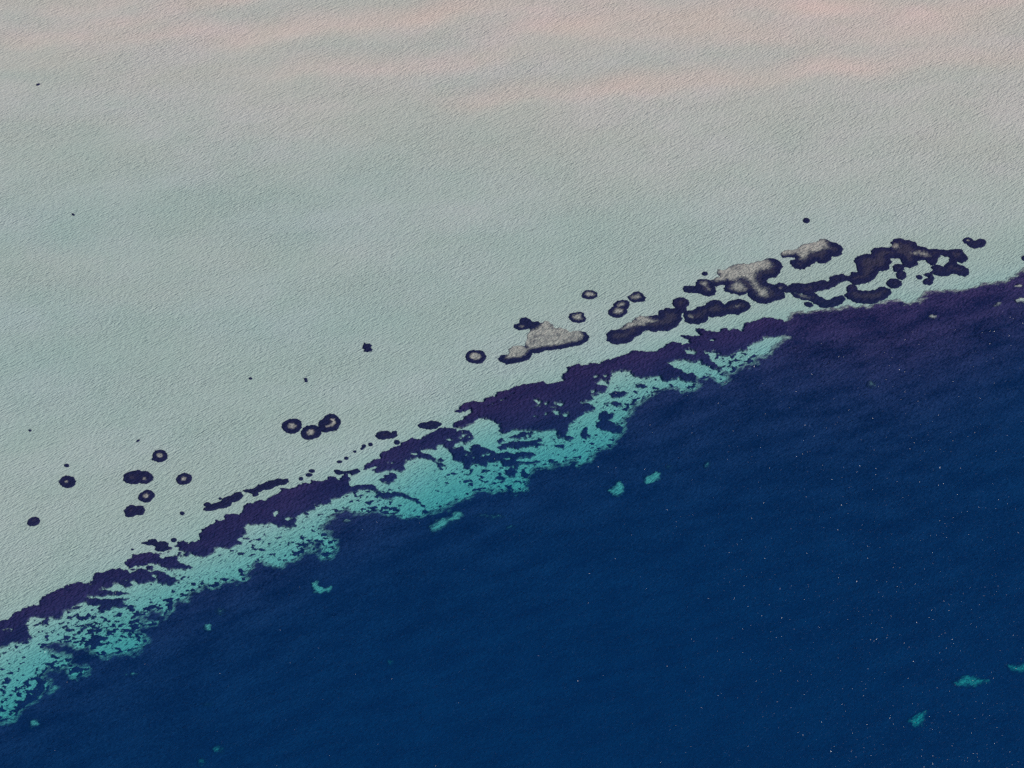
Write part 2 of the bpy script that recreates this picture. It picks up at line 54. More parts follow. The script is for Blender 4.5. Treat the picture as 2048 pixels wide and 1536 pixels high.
  {'label': 'thin dark sickle of seagrass just below the oval bed in the pale blue channel', 'add': [[(27.81,-5.54),(30.46,-4.74),(32.78,-5.37),(32.89,-6.6),(30.71,-6.25),(29.26,-5.73)]], 'holes': []},
  {'label': 'small dark hooked seagrass bed under the right side of the largest bed', 'add': [[(19.99,-16.78),(21.48,-14.66),(22.36,-13.94),(22.02,-16.36),(23.44,-17.35),(21.97,-18.43),(20.83,-18.13)]], 'holes': []},
  {'label': 'small bush-like seagrass bed on pale turquoise sand left of the broken bed', 'add': [[(-38.08,-35.48),(-37.27,-34.6),(-36.74,-33.74),(-35.08,-32.81),(-33.67,-33.06),(-33.05,-34.69),(-34.42,-35.76),(-35.79,-36.51),(-36.92,-36.41)]], 'holes': []},
  {'label': 'rounded dark seagrass bed at the lower rim of the turquoise sand near the broken bed', 'add': [[(-2.2,-30.14),(-0.49,-29.4),(1.79,-28.98),(1.5,-30.34),(1.21,-32.03),(-0.49,-32.42),(-1.91,-31.47)]], 'holes': []},
  {'label': 'slim dark seagrass bed in the pale channel above the deep water', 'add': [[(37.22,1.94),(39.0,2.18),(40.73,1.33),(40.85,0.61),(37.76,0.8)]], 'holes': []},
  {'label': 'small oval seagrass clump left of the two-lobed bed', 'add': [[(-2.35,-20.06),(-2.49,-20.38),(-2.74,-20.66),(-3.13,-20.87),(-3.58,-20.82),(-3.95,-20.68),(-4.27,-20.47),(-4.32,-20.15),(-4.32,-19.81),(-4.0,-19.55),(-3.6,-19.36),(-3.16,-19.4),(-2.71,-19.46),(-2.5,-19.76)]], 'holes': []},
  {'label': 'small dark seagrass clump below the rounded bed on turquoise sand', 'add': [[(-3.0,-32.85),(-3.03,-33.16),(-3.31,-33.4),(-3.68,-33.56),(-4.09,-33.56),(-4.43,-33.41),(-4.7,-33.2),(-4.86,-32.92),(-4.68,-32.64),(-4.45,-32.4),(-4.1,-32.24),(-3.69,-32.2),(-3.31,-32.32),(-3.02,-32.55)]], 'holes': []},
  {'label': 'flat oval seagrass clump alone on bright turquoise sand', 'add': [[(-11.75,-34.22),(-11.83,-34.45),(-12.15,-34.63),(-12.56,-34.75),(-13.01,-34.74),(-13.45,-34.7),(-13.71,-34.53),(-13.87,-34.32),(-13.74,-34.1),(-13.48,-33.89),(-13.04,-33.79),(-12.58,-33.78),(-12.18,-33.86),(-11.87,-34.01)]], 'holes': []},
  {'label': 'oval seagrass clump below the hooked bed', 'add': [[(15.42,-21.05),(15.24,-21.32),(14.91,-21.55),(14.43,-21.71),(13.88,-21.7),(13.35,-21.63),(13.12,-21.38),(13.02,-21.14),(13.09,-20.87),(13.36,-20.62),(13.89,-20.49),(14.43,-20.49),(14.95,-20.56),(15.27,-20.78)]], 'holes': []},
  {'label': 'small seagrass clump at the right tip of the broken bed', 'add': [[(12.35,-26.6),(12.25,-26.89),(12.02,-27.13),(11.67,-27.24),(11.29,-27.33),(10.92,-27.21),(10.77,-26.93),(10.62,-26.66),(10.73,-26.36),(10.97,-26.11),(11.32,-25.96),(11.71,-25.93),(12.03,-26.1),(12.3,-26.3)]], 'holes': []},
  {'label': 'round seagrass clump beside the tail of the speckled bed', 'add': [[(-19.94,-27.39),(-20.01,-27.77),(-20.28,-28.04),(-20.59,-28.29),(-20.99,-28.31),(-21.29,-28.09),(-21.52,-27.83),(-21.6,-27.49),(-21.61,-27.11),(-21.34,-26.83),(-21.0,-26.67),(-20.63,-26.58),(-20.31,-26.79),(-20.02,-27.02)]], 'holes': []},
  {'label': 'round seagrass clump between the leaf-shaped bed and the left bed', 'add': [[(-99.53,-67.22),(-99.59,-67.55),(-99.85,-67.79),(-100.17,-68.03),(-100.62,-68.0),(-101.02,-67.85),(-101.36,-67.62),(-101.52,-67.28),(-101.41,-66.94),(-101.19,-66.64),(-100.77,-66.55),(-100.35,-66.46),(-99.97,-66.65),(-99.66,-66.9)]], 'holes': []},
]
CLEARINGS = [
  {'label': 'bright triangular turquoise sand clearing, the left one of the neighbouring pair in the dark deep', 'add': [[(27.79,-36.87),(30.11,-34.81),(30.74,-33.11),(32.12,-34.12),(32.74,-36.83),(31.41,-38.53),(29.15,-38.55)]]},
  {'label': 'bright bean-shaped turquoise sand clearing, the right one of the neighbouring pair in the dark deep', 'add': [[(37.83,-32.75),(40.46,-31.18),(41.8,-29.88),(43.47,-30.63),(42.94,-32.96),(40.75,-34.26),(39.04,-34.54)]]},
  {'label': 'C-shaped turquoise sand clearing in the deep meadow below the leaf-shaped bed', 'add': [[(-55.76,-70.29),(-54.31,-68.95),(-53.8,-70.81),(-51.96,-71.49),(-50.06,-70.92),(-50.12,-72.33),(-52.55,-73.4),(-55.04,-73.22)]]},
  {'label': 'long dim turquoise sand clearing lying diagonally below the turquoise band', 'add': [[(-23.66,-50.67),(-21.49,-48.3),(-20.12,-47.26),(-17.62,-46.67),(-17.09,-45.18),(-14.58,-44.59),(-13.44,-46.03),(-14.82,-47.71),(-17.03,-48.77),(-20.04,-51.16),(-21.68,-52.36),(-23.07,-51.93)]]},
  {'label': 'faint smear of blue sand right of the long dim clearing', 'add': [[(-10.93,-46.27),(-8.98,-45.56),(-6.18,-45.81),(-3.66,-45.41),(-2.54,-46.37),(-4.77,-47.25),(-7.57,-46.67)]]},
  {'label': 'small bright sand clearing near the lower left corner', 'add': [[(-126.95,-115.66),(-126.02,-114.13),(-124.64,-114.5),(-124.62,-115.99),(-126.23,-116.69)]]},
  {'label': 'thin sliver of bright sand below the left turquoise area', 'add': [[(-103.51,-100.28),(-102.27,-99.77),(-101.67,-99.34),(-100.95,-99.91),(-99.91,-99.93),(-101.92,-100.53)]]},
  {'label': 'tiny streaky sand clearing in the dark meadow, right of the thin sliver', 'add': [[(-82.35,-84.69),(-82.15,-85.17),(-82.04,-85.64),(-82.08,-86.13),(-82.43,-86.33),(-82.8,-86.44),(-83.21,-86.31),(-83.59,-86.03),(-83.9,-85.61),(-83.95,-85.12),(-83.82,-84.72),(-83.55,-84.44),(-83.19,-84.31),(-82.75,-84.37)]]},
  {'label': 'very faint blue clearing above the tiny streaky one', 'add': [[(-78.98,-80.06),(-79.13,-80.42),(-79.43,-80.73),(-79.91,-80.93),(-80.46,-80.91),(-80.97,-80.8),(-81.28,-80.51),(-81.47,-80.17),(-81.33,-79.83),(-81.0,-79.56),(-80.59,-79.35),(-80.07,-79.37),(-79.54,-79.43),(-79.2,-79.71)]]},
  {'label': 'faint round blue clearing alone in the deep meadow at lower centre left', 'add': [[(-32.1,-94.21),(-32.24,-94.68),(-32.51,-95.03),(-32.84,-95.36),(-33.26,-95.23),(-33.69,-95.16),(-33.9,-94.71),(-33.99,-94.26),(-34.03,-93.76),(-33.74,-93.39),(-33.36,-93.16),(-32.94,-93.23),(-32.51,-93.33),(-32.21,-93.71)]]},
  {'label': 'faint flat clearing in the deep meadow below the tiny streaky one', 'add': [[(-79.81,-108.47),(-79.92,-108.71),(-80.16,-108.92),(-80.58,-109.03),(-81.03,-108.99),(-81.42,-108.91),(-81.73,-108.75),(-81.87,-108.53),(-81.81,-108.29),(-81.56,-108.08),(-81.12,-108.01),(-80.69,-107.99),(-80.28,-108.07),(-79.96,-108.24)]]},
  {'label': 'small flat sand clearing right of the faint smear', 'add': [[(1.1,-49.37),(0.98,-49.71),(0.68,-50.06),(0.18,-50.39),(-0.44,-50.54),(-1.03,-50.64),(-1.44,-50.54),(-1.74,-50.34),(-1.55,-49.98),(-1.26,-49.63),(-0.71,-49.34),(-0.12,-49.1),(0.48,-49.03),(0.86,-49.16)]]},
  {'label': 'small pale clearing alone in the purple meadow below the right-hand patches', 'add': [[(129.31,28.98),(130.18,29.8),(131.67,29.61),(131.92,29.21),(130.56,28.11),(129.68,28.38)]]},
  {'label': 'slanting pale sand gap in the purple meadow near the right edge', 'add': [[(149.9,33.53),(151.01,34.76),(152.59,35.07),(152.14,34.18),(150.84,33.67)]]},
  {'label': 'pale sand gap cut by the right edge of the photo', 'add': [[(157.06,36.29),(158.74,37.21),(160.61,37.36),(161.61,35.97),(159.6,34.92),(157.55,35.49)]]},
  {'label': 'small pale gap close under the ragged upper rim of the meadow at far right', 'add': [[(157.98,42.03),(159.38,43.08),(160.55,42.69),(160.07,41.65),(158.83,41.54)]]},
  {'label': 'teal lens-shaped clearing in the deep water at lower right', 'add': [[(118.93,-100.88),(121.0,-99.35),(122.93,-98.73),(125.2,-99.48),(128.27,-100.06),(124.9,-101.45),(121.95,-101.83),(120.14,-101.63)]]},
  {'label': 'teal clearing cut by the right edge of the photo low down', 'add': [[(134.26,-95.58),(135.67,-95.11),(136.61,-95.87),(138.62,-94.92),(141.33,-94.59),(139.85,-97.06),(137.18,-97.24),(135.15,-96.65)]]},
  {'label': 'dim teal clearing below the lens-shaped one', 'add': [[(105.66,-112.44),(107.95,-110.69),(110.17,-109.54),(109.04,-112.2),(108.33,-113.67),(106.73,-114.08)]]},
  {'label': 'faint bluish clearing at the bottom edge left of centre', 'add': [[(-75.14,-121.76),(-75.15,-122.27),(-75.56,-122.71),(-76.26,-122.89),(-77.0,-122.95),(-77.73,-122.77),(-78.29,-122.38),(-78.49,-121.85),(-78.22,-121.36),(-77.83,-120.95),(-77.19,-120.72),(-76.47,-120.71),(-75.81,-120.92),(-75.3,-121.28)]]},
  {'label': 'small faint clearing at the very bottom edge, left', 'add': [[(-79.57,-125.65),(-79.53,-126.1),(-79.91,-126.44),(-80.39,-126.67),(-80.97,-126.65),(-81.54,-126.51),(-81.95,-126.16),(-82.15,-125.71),(-81.95,-125.28),(-81.68,-124.9),(-81.19,-124.65),(-80.59,-124.7),(-80.04,-124.85),(-79.69,-125.22)]]},
  {'label': 'tiny faint sand gap right of the bean-shaped clearing', 'add': [[(46.97,-28.23),(46.81,-28.55),(46.46,-28.77),(46.08,-28.94),(45.64,-28.9),(45.18,-28.84),(45.0,-28.54),(44.9,-28.26),(45.02,-27.96),(45.25,-27.68),(45.7,-27.59),(46.13,-27.58),(46.57,-27.66),(46.76,-27.95)]]},
  {'label': 'faint blue spot further right of the bean-shaped clearing', 'add': [[(58.18,-26.75),(58.33,-27.09),(58.05,-27.57),(57.71,-27.99),(57.27,-28.34),(56.79,-28.45),(56.34,-28.46),(56.16,-28.13),(56.06,-27.75),(56.33,-27.28),(56.62,-26.81),(57.12,-26.53),(57.6,-26.37),(57.98,-26.47)]]},
  {'label': 'thin pale streak of sand just inside the dark meadow below the curved tail', 'add': [[(-45.57,-49.55),(-45.68,-49.68),(-45.89,-49.84),(-46.37,-50.02),(-46.85,-50.18),(-47.35,-50.3),(-47.62,-50.3),(-47.78,-50.25),(-47.64,-50.11),(-47.37,-49.94),(-46.95,-49.76),(-46.44,-49.59),(-46.03,-49.53),(-45.64,-49.47)]]},
  {'label': 'faint blue spot in the purple meadow at right of the middle', 'add': [[(109.58,2.22),(109.5,1.63),(109.07,1.13),(108.46,0.95),(107.85,0.9),(107.39,1.25),(107.02,1.66),(106.98,2.23),(107.07,2.84),(107.6,3.22),(108.13,3.61),(108.73,3.47),(109.3,3.31),(109.51,2.76)]]},
]
PATCHES = [
  {'name': 'seagrass_ring', 'label': 'dark seagrass ring with small tail, highest of the lower left group', 'add': [[(-100.44,-27.2),(-100.39,-28.2),(-100.99,-28.89),(-101.72,-29.37),(-102.65,-29.46),(-103.57,-29.02),(-104.26,-28.21),(-104.56,-27.21),(-104.43,-26.25),(-104.03,-25.37),(-103.17,-25.0),(-102.23,-25.0),(-101.29,-25.36),(-100.76,-26.28)],[(-104.48,-28.71),(-104.43,-27.32),(-103.02,-28.43),(-103.59,-28.99)]], 'pale': [[(-101.41,-27.21),(-101.5,-27.66),(-101.73,-28.06),(-102.17,-28.22),(-102.65,-28.26),(-103.13,-28.07),(-103.46,-27.67),(-103.64,-27.21),(-103.63,-26.72),(-103.31,-26.38),(-102.89,-26.19),(-102.4,-26.11),(-101.88,-26.28),(-101.6,-26.75)]], 'group': 'seagrass rings on the left sand flat', 'h': 0.5, 'cat': 'seagrass', 'soft': 0.25},
  {'name': 'seagrass_patch', 'label': 'double dark seagrass patch with one small pale eye at its right end', 'add': [[(-106.57,-35.36),(-106.84,-36.34),(-107.36,-37.21),(-108.33,-37.75),(-109.52,-37.55),(-110.71,-37.28),(-111.62,-36.45),(-111.91,-35.37),(-111.91,-34.28),(-111.0,-33.64),(-110.07,-33.21),(-108.95,-33.09),(-107.75,-33.41),(-106.91,-34.3)],[(-103.56,-35.36),(-103.72,-36.35),(-104.31,-37.11),(-105.21,-37.52),(-106.23,-37.38),(-107.21,-37.07),(-107.97,-36.32),(-108.13,-35.36),(-108.18,-34.41),(-107.74,-33.55),(-106.78,-33.2),(-105.74,-33.2),(-104.77,-33.64),(-104.09,-34.43)],[(-105.88,-34.76),(-105.89,-35.64),(-106.43,-36.33),(-107.23,-36.75),(-108.19,-36.56),(-109.08,-36.27),(-109.76,-35.61),(-110.21,-34.77),(-109.95,-33.93),(-109.53,-33.18),(-108.67,-32.87),(-107.73,-32.74),(-106.89,-33.29),(-106.11,-33.88)]], 'pale': [[(-105.19,-35.9),(-105.18,-36.24),(-105.33,-36.53),(-105.65,-36.61),(-105.95,-36.66),(-106.28,-36.54),(-106.51,-36.25),(-106.57,-35.91),(-106.59,-35.56),(-106.43,-35.28),(-106.15,-35.12),(-105.82,-35.15),(-105.52,-35.33),(-105.26,-35.56)]], 'group': None, 'h': 0.5, 'cat': 'seagrass', 'soft': 0.25},
  {'name': 'seagrass_ring', 'label': 'dark seagrass ring with pale centre, rightmost of the lower left group', 'add': [[(-92.37,-35.38),(-92.47,-36.31),(-92.9,-37.11),(-93.57,-37.77),(-94.52,-37.79),(-95.45,-37.75),(-96.13,-37.14),(-96.57,-36.37),(-96.68,-35.46),(-96.18,-34.66),(-95.5,-34.01),(-94.56,-33.72),(-93.61,-34.0),(-92.8,-34.53)]], 'pale': [[(-93.56,-35.89),(-93.66,-36.29),(-93.89,-36.6),(-94.22,-36.82),(-94.64,-36.73),(-95.04,-36.62),(-95.3,-36.28),(-95.45,-35.89),(-95.45,-35.48),(-95.19,-35.18),(-94.85,-34.96),(-94.42,-34.93),(-94.03,-35.15),(-93.7,-35.47)]], 'group': 'seagrass rings on the left sand flat', 'h': 0.5, 'cat': 'seagrass', 'soft': 0.25},
  {'name': 'seagrass_ring', 'label': 'dark seagrass ring with very small pale dot under a tiny round clump', 'add': [[(-125.61,-36.95),(-125.8,-37.84),(-126.23,-38.62),(-127.08,-39.06),(-128.12,-38.99),(-129.02,-38.49),(-129.74,-37.82),(-130.26,-36.95),(-129.95,-36.11),(-129.61,-35.28),(-128.77,-34.81),(-127.73,-34.97),(-126.69,-35.24),(-126.16,-36.12)]], 'pale': [[(-127.64,-37.06),(-127.65,-37.31),(-127.77,-37.53),(-128.02,-37.63),(-128.29,-37.63),(-128.58,-37.54),(-128.77,-37.32),(-128.89,-37.06),(-128.81,-36.82),(-128.71,-36.59),(-128.47,-36.47),(-128.19,-36.44),(-127.9,-36.56),(-127.71,-36.8)]], 'group': 'seagrass rings on the left sand flat', 'h': 0.5, 'cat': 'seagrass', 'soft': 0.25},
  {'name': 'seagrass_ring', 'label': 'dark seagrass ring with pale centre between the two double dark patches', 'add': [[(-102.48,-41.54),(-102.36,-42.5),(-102.84,-43.33),(-103.39,-44.12),(-104.3,-44.49),(-105.2,-44.16),(-106.03,-43.79),(-106.65,-43.04),(-106.64,-42.05),(-106.26,-41.17),(-105.61,-40.48),(-104.73,-40.04),(-103.73,-40.1),(-103.06,-40.82)]], 'pale': [[(-103.51,-41.91),(-103.54,-42.4),(-103.78,-42.81),(-104.14,-43.09),(-104.58,-43.18),(-105.05,-43.14),(-105.43,-42.84),(-105.62,-42.4),(-105.62,-41.94),(-105.44,-41.52),(-105.12,-41.18),(-104.65,-41.12),(-104.18,-41.19),(-103.79,-41.48)]], 'group': 'seagrass rings on the left sand flat', 'h': 0.5, 'cat': 'seagrass', 'soft': 0.25},
  {'name': 'seagrass_patch', 'label': 'double dark seagrass patch without pale centre, lowest of the lower left group', 'add': [[(-106.6,-46.84),(-106.44,-47.7),(-106.57,-48.59),(-107.14,-49.21),(-107.86,-49.56),(-108.66,-49.6),(-109.49,-49.31),(-109.84,-48.44),(-110.16,-47.58),(-109.8,-46.74),(-109.38,-45.96),(-108.63,-45.5),(-107.79,-45.68),(-107.11,-46.17)],[(-104.55,-47.37),(-104.48,-48.1),(-104.88,-48.64),(-105.43,-48.99),(-106.11,-48.92),(-106.7,-48.56),(-107.11,-48.01),(-107.5,-47.38),(-107.37,-46.69),(-107.08,-46.08),(-106.46,-45.91),(-105.84,-45.84),(-105.18,-46.08),(-104.77,-46.7)]], 'pale': [], 'group': None, 'h': 0.5, 'cat': 'seagrass', 'soft': 0.25},
  {'name': 'seagrass_clump', 'label': 'solid dark oval seagrass clump nearest to the lower left edge of the sand', 'add': [[(-133.73,-50.88),(-133.55,-51.57),(-133.9,-52.24),(-134.48,-52.74),(-135.21,-52.98),(-135.99,-53.02),(-136.6,-52.62),(-137.11,-52.1),(-137.08,-51.38),(-136.75,-50.74),(-136.32,-50.1),(-135.54,-49.83),(-134.72,-49.87),(-134.12,-50.31)]], 'pale': [], 'group': 'dark round seagrass clumps on the sand', 'h': 0.5, 'cat': 'seagrass', 'soft': 0.25},
  {'name': 'seagrass_clump', 'label': 'tiny dark seagrass clump just above the ring with a small pale dot', 'add': [[(-128.45,-30.89),(-128.44,-31.15),(-128.58,-31.37),(-128.85,-31.45),(-129.14,-31.45),(-129.42,-31.34),(-129.67,-31.16),(-129.72,-30.89),(-129.77,-30.61),(-129.57,-30.42),(-129.33,-30.28),(-129.02,-30.28),(-128.75,-30.45),(-128.49,-30.62)]], 'pale': [], 'group': 'dark round seagrass clumps on the sand', 'h': 0.5, 'cat': 'seagrass', 'soft': 0.25},
  {'name': 'seagrass_clump', 'label': 'tiny dark seagrass speck far out on the sand at the left edge', 'add': [[(-141.5,-17.5),(-141.53,-17.65),(-141.59,-17.78),(-141.74,-17.82),(-141.89,-17.83),(-142.03,-17.75),(-142.15,-17.65),(-142.21,-17.5),(-142.18,-17.36),(-142.1,-17.25),(-142.0,-17.15),(-141.84,-17.17),(-141.69,-17.23),(-141.57,-17.35)]], 'pale': [], 'group': 'dark round seagrass clumps on the sand', 'h': 0.5, 'cat': 'seagrass', 'soft': 0.25},
  {'name': 'seagrass_clump', 'label': 'tiny slanting seagrass speck above the ring with a tail', 'add': [[(-109.2,-20.98),(-109.18,-21.14),(-109.22,-21.34),(-109.33,-21.55),(-109.48,-21.75),(-109.64,-21.87),(-109.79,-21.92),(-109.89,-21.86),(-109.95,-21.75),(-109.9,-21.54),(-109.79,-21.33),(-109.64,-21.15),(-109.48,-20.99),(-109.34,-20.98)]], 'pale': [], 'group': 'dark round seagrass clumps on the sand', 'h': 0.5, 'cat': 'seagrass', 'soft': 0.25},
  {'name': 'seagrass_clump', 'label': 'tiny round seagrass clump below the rightmost left-hand ring', 'add': [[(-93.0,-48.4),(-93.09,-48.66),(-93.21,-48.89),(-93.43,-49.02),(-93.7,-48.98),(-93.94,-48.87),(-94.14,-48.68),(-94.27,-48.41),(-94.23,-48.13),(-94.09,-47.89),(-93.84,-47.78),(-93.57,-47.83),(-93.33,-47.95),(-93.14,-48.15)]], 'pale': [], 'group': 'dark round seagrass clumps on the sand', 'h': 0.5, 'cat': 'seagrass', 'soft': 0.25},
  {'name': 'seagrass_patch', 'label': 'ragged dark seagrass patch just above the leaf-shaped bed', 'add': [[(-103.77,-58.85),(-102.03,-58.5),(-101.84,-57.82),(-100.22,-57.63),(-99.4,-58.8),(-98.76,-58.45),(-97.69,-58.27),(-96.5,-59.09),(-96.67,-60.08),(-95.52,-60.56),(-96.54,-61.24),(-97.86,-61.59),(-98.68,-61.61),(-99.84,-60.97),(-99.41,-59.97),(-100.83,-59.49),(-102.48,-59.34)]], 'pale': [], 'group': None, 'h': 0.5, 'cat': 'seagrass', 'soft': 0.25},
  {'name': 'seagrass_clump', 'label': 'small round seagrass clump right of the ragged patch', 'add': [[(-94.25,-57.71),(-94.26,-58.02),(-94.47,-58.26),(-94.76,-58.42),(-95.11,-58.42),(-95.46,-58.31),(-95.65,-58.02),(-95.76,-57.74),(-95.76,-57.43),(-95.53,-57.22),(-95.25,-57.07),(-94.91,-57.03),(-94.6,-57.2),(-94.38,-57.43)]], 'pale': [], 'group': 'dark round seagrass clumps on the sand', 'h': 0.5, 'cat': 'seagrass', 'soft': 0.25},
  {'name': 'seagrass_clump', 'label': 'minute seagrass speck left of the leaf-shaped bed', 'add': [[(-105.86,-61.16),(-105.86,-61.26),(-105.93,-61.34),(-106.04,-61.39),(-106.17,-61.4),(-106.29,-61.34),(-106.4,-61.27),(-106.44,-61.17),(-106.4,-61.07),(-106.34,-60.98),(-106.23,-60.92),(-106.1,-60.94),(-105.97,-60.98),(-105.86,-61.05)]], 'pale': [], 'group': 'dark round seagrass clumps on the sand', 'h': 0.5, 'cat': 'seagrass', 'soft': 0.25},
  {'name': 'seagrass_patch', 'label': 'elongated lumpy dark seagrass patch, lower of the two slanting strips', 'add': [[(-87.59,-47.04),(-87.53,-46.34),(-86.03,-45.98),(-85.29,-45.1),(-82.89,-44.03),(-82.19,-42.62),(-80.28,-42.07),(-79.0,-40.83),(-77.89,-40.82),(-77.08,-42.05),(-77.93,-43.46),(-78.72,-43.99),(-80.09,-44.18),(-80.26,-45.41),(-81.58,-46.12),(-83.49,-46.48),(-85.36,-47.2),(-86.73,-47.38)],[(-86.0,-45.14),(-86.1,-45.42),(-86.33,-45.65),(-86.68,-45.78),(-87.09,-45.78),(-87.43,-45.62),(-87.73,-45.43),(-87.88,-45.15),(-87.73,-44.9),(-87.53,-44.68),(-87.21,-44.54),(-86.81,-44.51),(-86.45,-44.65),(-86.19,-44.87)]], 'pale': [], 'group': None, 'h': 0.5, 'cat': 'seagrass', 'soft': 0.25},
  {'name': 'seagrass_patch', 'label': 'slender smooth dark seagrass strip, upper of the two slanting strips', 'add': [[(-77.18,-40.0),(-75.2,-39.56),(-73.6,-38.66),(-71.99,-37.76),(-69.55,-36.67),(-66.81,-35.75),(-64.83,-35.91),(-64.35,-36.8),(-65.82,-37.7),(-67.74,-38.25),(-69.35,-39.15),(-71.55,-39.71),(-72.87,-40.6),(-72.8,-41.48),(-73.74,-41.95),(-74.09,-41.14),(-75.39,-40.62)]], 'pale': [], 'group': None, 'h': 0.5, 'cat': 'seagrass', 'soft': 0.25},
  {'name': 'seagrass_clump', 'label': 'speck of seagrass above the lower slanting strip', 'add': [[(-82.96,-43.08),(-82.98,-43.23),(-83.06,-43.36),(-83.2,-43.41),(-83.36,-43.42),(-83.51,-43.36),(-83.64,-43.24),(-83.69,-43.08),(-83.67,-42.92),(-83.55,-42.83),(-83.43,-42.72),(-83.26,-42.73),(-83.11,-42.8),(-83.0,-42.93)]], 'pale': [], 'group': 'dark round seagrass clumps on the sand', 'h': 0.5, 'cat': 'seagrass', 'soft': 0.25},
  {'name': 'seagrass_ring', 'label': 'bold dark seagrass ring, leftmost of the trio on open sand', 'add': [[(-62.21,-15.25),(-62.16,-16.45),(-62.69,-17.59),(-63.72,-18.37),(-65.0,-18.54),(-66.18,-18.15),(-67.04,-17.32),(-67.66,-16.28),(-67.71,-15.0),(-66.93,-13.98),(-65.93,-13.27),(-64.71,-12.84),(-63.48,-13.25),(-62.45,-14.02)]], 'pale': [[(-63.4,-15.92),(-63.54,-16.52),(-63.95,-16.93),(-64.43,-17.27),(-65.05,-17.24),(-65.66,-17.04),(-66.08,-16.53),(-66.3,-15.92),(-66.2,-15.29),(-65.8,-14.83),(-65.22,-14.68),(-64.65,-14.68),(-64.05,-14.83),(-63.6,-15.31)]], 'group': 'seagrass rings of the trio', 'h': 0.5, 'cat': 'seagrass', 'soft': 0.25},
  {'name': 'seagrass_ring', 'label': 'bold dark seagrass ring, middle of the trio on open sand', 'add': [[(-56.3,-17.39),(-56.19,-18.58),(-56.78,-19.74),(-57.91,-20.44),(-59.13,-20.85),(-60.4,-20.74),(-61.44,-20.09),(-61.82,-18.97),(-61.92,-17.79),(-61.43,-16.58),(-60.34,-15.73),(-59.02,-15.45),(-57.83,-15.76),(-56.85,-16.38)]], 'pale': [[(-58.06,-17.75),(-57.98,-18.38),(-58.21,-18.99),(-58.55,-19.53),(-59.12,-19.65),(-59.68,-19.75),(-60.09,-19.36),(-60.39,-18.9),(-60.58,-18.32),(-60.31,-17.74),(-59.96,-17.26),(-59.44,-17.05),(-58.91,-17.06),(-58.39,-17.25)]], 'group': 'seagrass rings of the trio', 'h': 0.5, 'cat': 'seagrass', 'soft': 0.25},
  {'name': 'seagrass_ring', 'label': 'bold dark seagrass ring with a side lobe, rightmost of the trio on open sand', 'add': [[(-51.18,-15.96),(-51.67,-17.22),(-52.78,-17.48),(-53.88,-17.45),(-55.0,-16.88),(-55.56,-15.49),(-55.95,-14.07),(-55.6,-12.74),(-54.95,-11.69),(-54.0,-10.97),(-52.83,-11.15),(-51.89,-12.1),(-50.95,-13.14),(-50.65,-14.68)],[(-53.14,-15.51),(-53.26,-16.59),(-53.7,-17.49),(-54.46,-17.92),(-55.3,-18.0),(-56.06,-17.42),(-56.78,-16.68),(-56.96,-15.51),(-57.01,-14.3),(-56.41,-13.43),(-55.6,-13.07),(-54.74,-12.96),(-53.94,-13.51),(-53.22,-14.32)]], 'pale': [[(-53.87,-13.11),(-52.37,-12.82),(-51.82,-14.82),(-53.04,-16.25),(-54.74,-16.53),(-55.44,-15.68),(-54.17,-15.4),(-53.16,-14.25)]], 'group': 'seagrass rings of the trio', 'h': 0.5, 'cat': 'seagrass', 'soft': 0.25},
  {'name': 'seagrass_patch', 'label': 'bean-shaped dark seagrass patch with a curl at its right end', 'add': [[(-40.04,-19.32),(-39.36,-18.38),(-37.96,-17.62),(-36.51,-17.79),(-35.34,-18.52),(-35.09,-17.59),(-33.93,-17.76),(-33.82,-19.24),(-34.99,-20.18),(-36.7,-20.39),(-38.11,-20.78),(-39.27,-20.42)]], 'pale': [], 'group': None, 'h': 0.5, 'cat': 'seagrass', 'soft': 0.25},
  {'name': 'seagrass_patch', 'label': 'small lens-shaped dark seagrass patch right of the bean-shaped one', 'add': [[(-27.69,-15.26),(-26.85,-14.5),(-24.84,-14.09),(-23.99,-13.52),(-22.25,-13.86),(-20.79,-14.55),(-21.35,-15.3),(-22.2,-16.23),(-23.91,-16.64),(-25.64,-16.32),(-27.09,-15.99)]], 'pale': [], 'group': None, 'h': 0.5, 'cat': 'seagrass', 'soft': 0.25},
  {'name': 'seagrass_patch', 'label': 'small wavy dark seagrass strip at the tip of the long bed', 'add': [[(-51.31,-32.37),(-50.61,-32.35),(-48.89,-32.88),(-47.21,-32.69),(-45.83,-32.09),(-44.71,-31.85),(-44.05,-32.7),(-45.2,-33.33),(-46.3,-33.92),(-46.89,-33.38),(-48.03,-33.2),(-49.13,-33.65),(-50.25,-33.82),(-50.97,-33.42)]], 'pale': [], 'group': None, 'h': 0.5, 'cat': 'seagrass', 'soft': 0.25},
  {'name': 'seagrass_clump', 'label': 'round seagrass clump below the bean-shaped patch', 'add': [[(-32.85,-21.77),(-32.97,-22.14),(-33.19,-22.43),(-33.49,-22.62),(-33.83,-22.58),(-34.16,-22.46),(-34.42,-22.19),(-34.51,-21.81),(-34.48,-21.4),(-34.25,-21.09),(-33.91,-20.9),(-33.56,-20.98),(-33.24,-21.12),(-32.98,-21.39)]], 'pale': [], 'group': 'dark round seagrass clumps on the sand', 'h': 0.5, 'cat': 'seagrass', 'soft': 0.25},
  {'name': 'seagrass_clump', 'label': 'highest small clump in the dotted line of seagrass', 'add': [[(-40.81,-22.68),(-40.85,-22.98),(-40.99,-23.24),(-41.24,-23.32),(-41.5,-23.37),(-41.72,-23.19),(-41.91,-22.99),(-41.93,-22.7),(-41.95,-22.4),(-41.8,-22.15),(-41.55,-22.07),(-41.3,-22.05),(-41.08,-22.2),(-40.89,-22.4)]], 'pale': [], 'group': 'dark round seagrass clumps on the sand', 'h': 0.5, 'cat': 'seagrass', 'soft': 0.25},
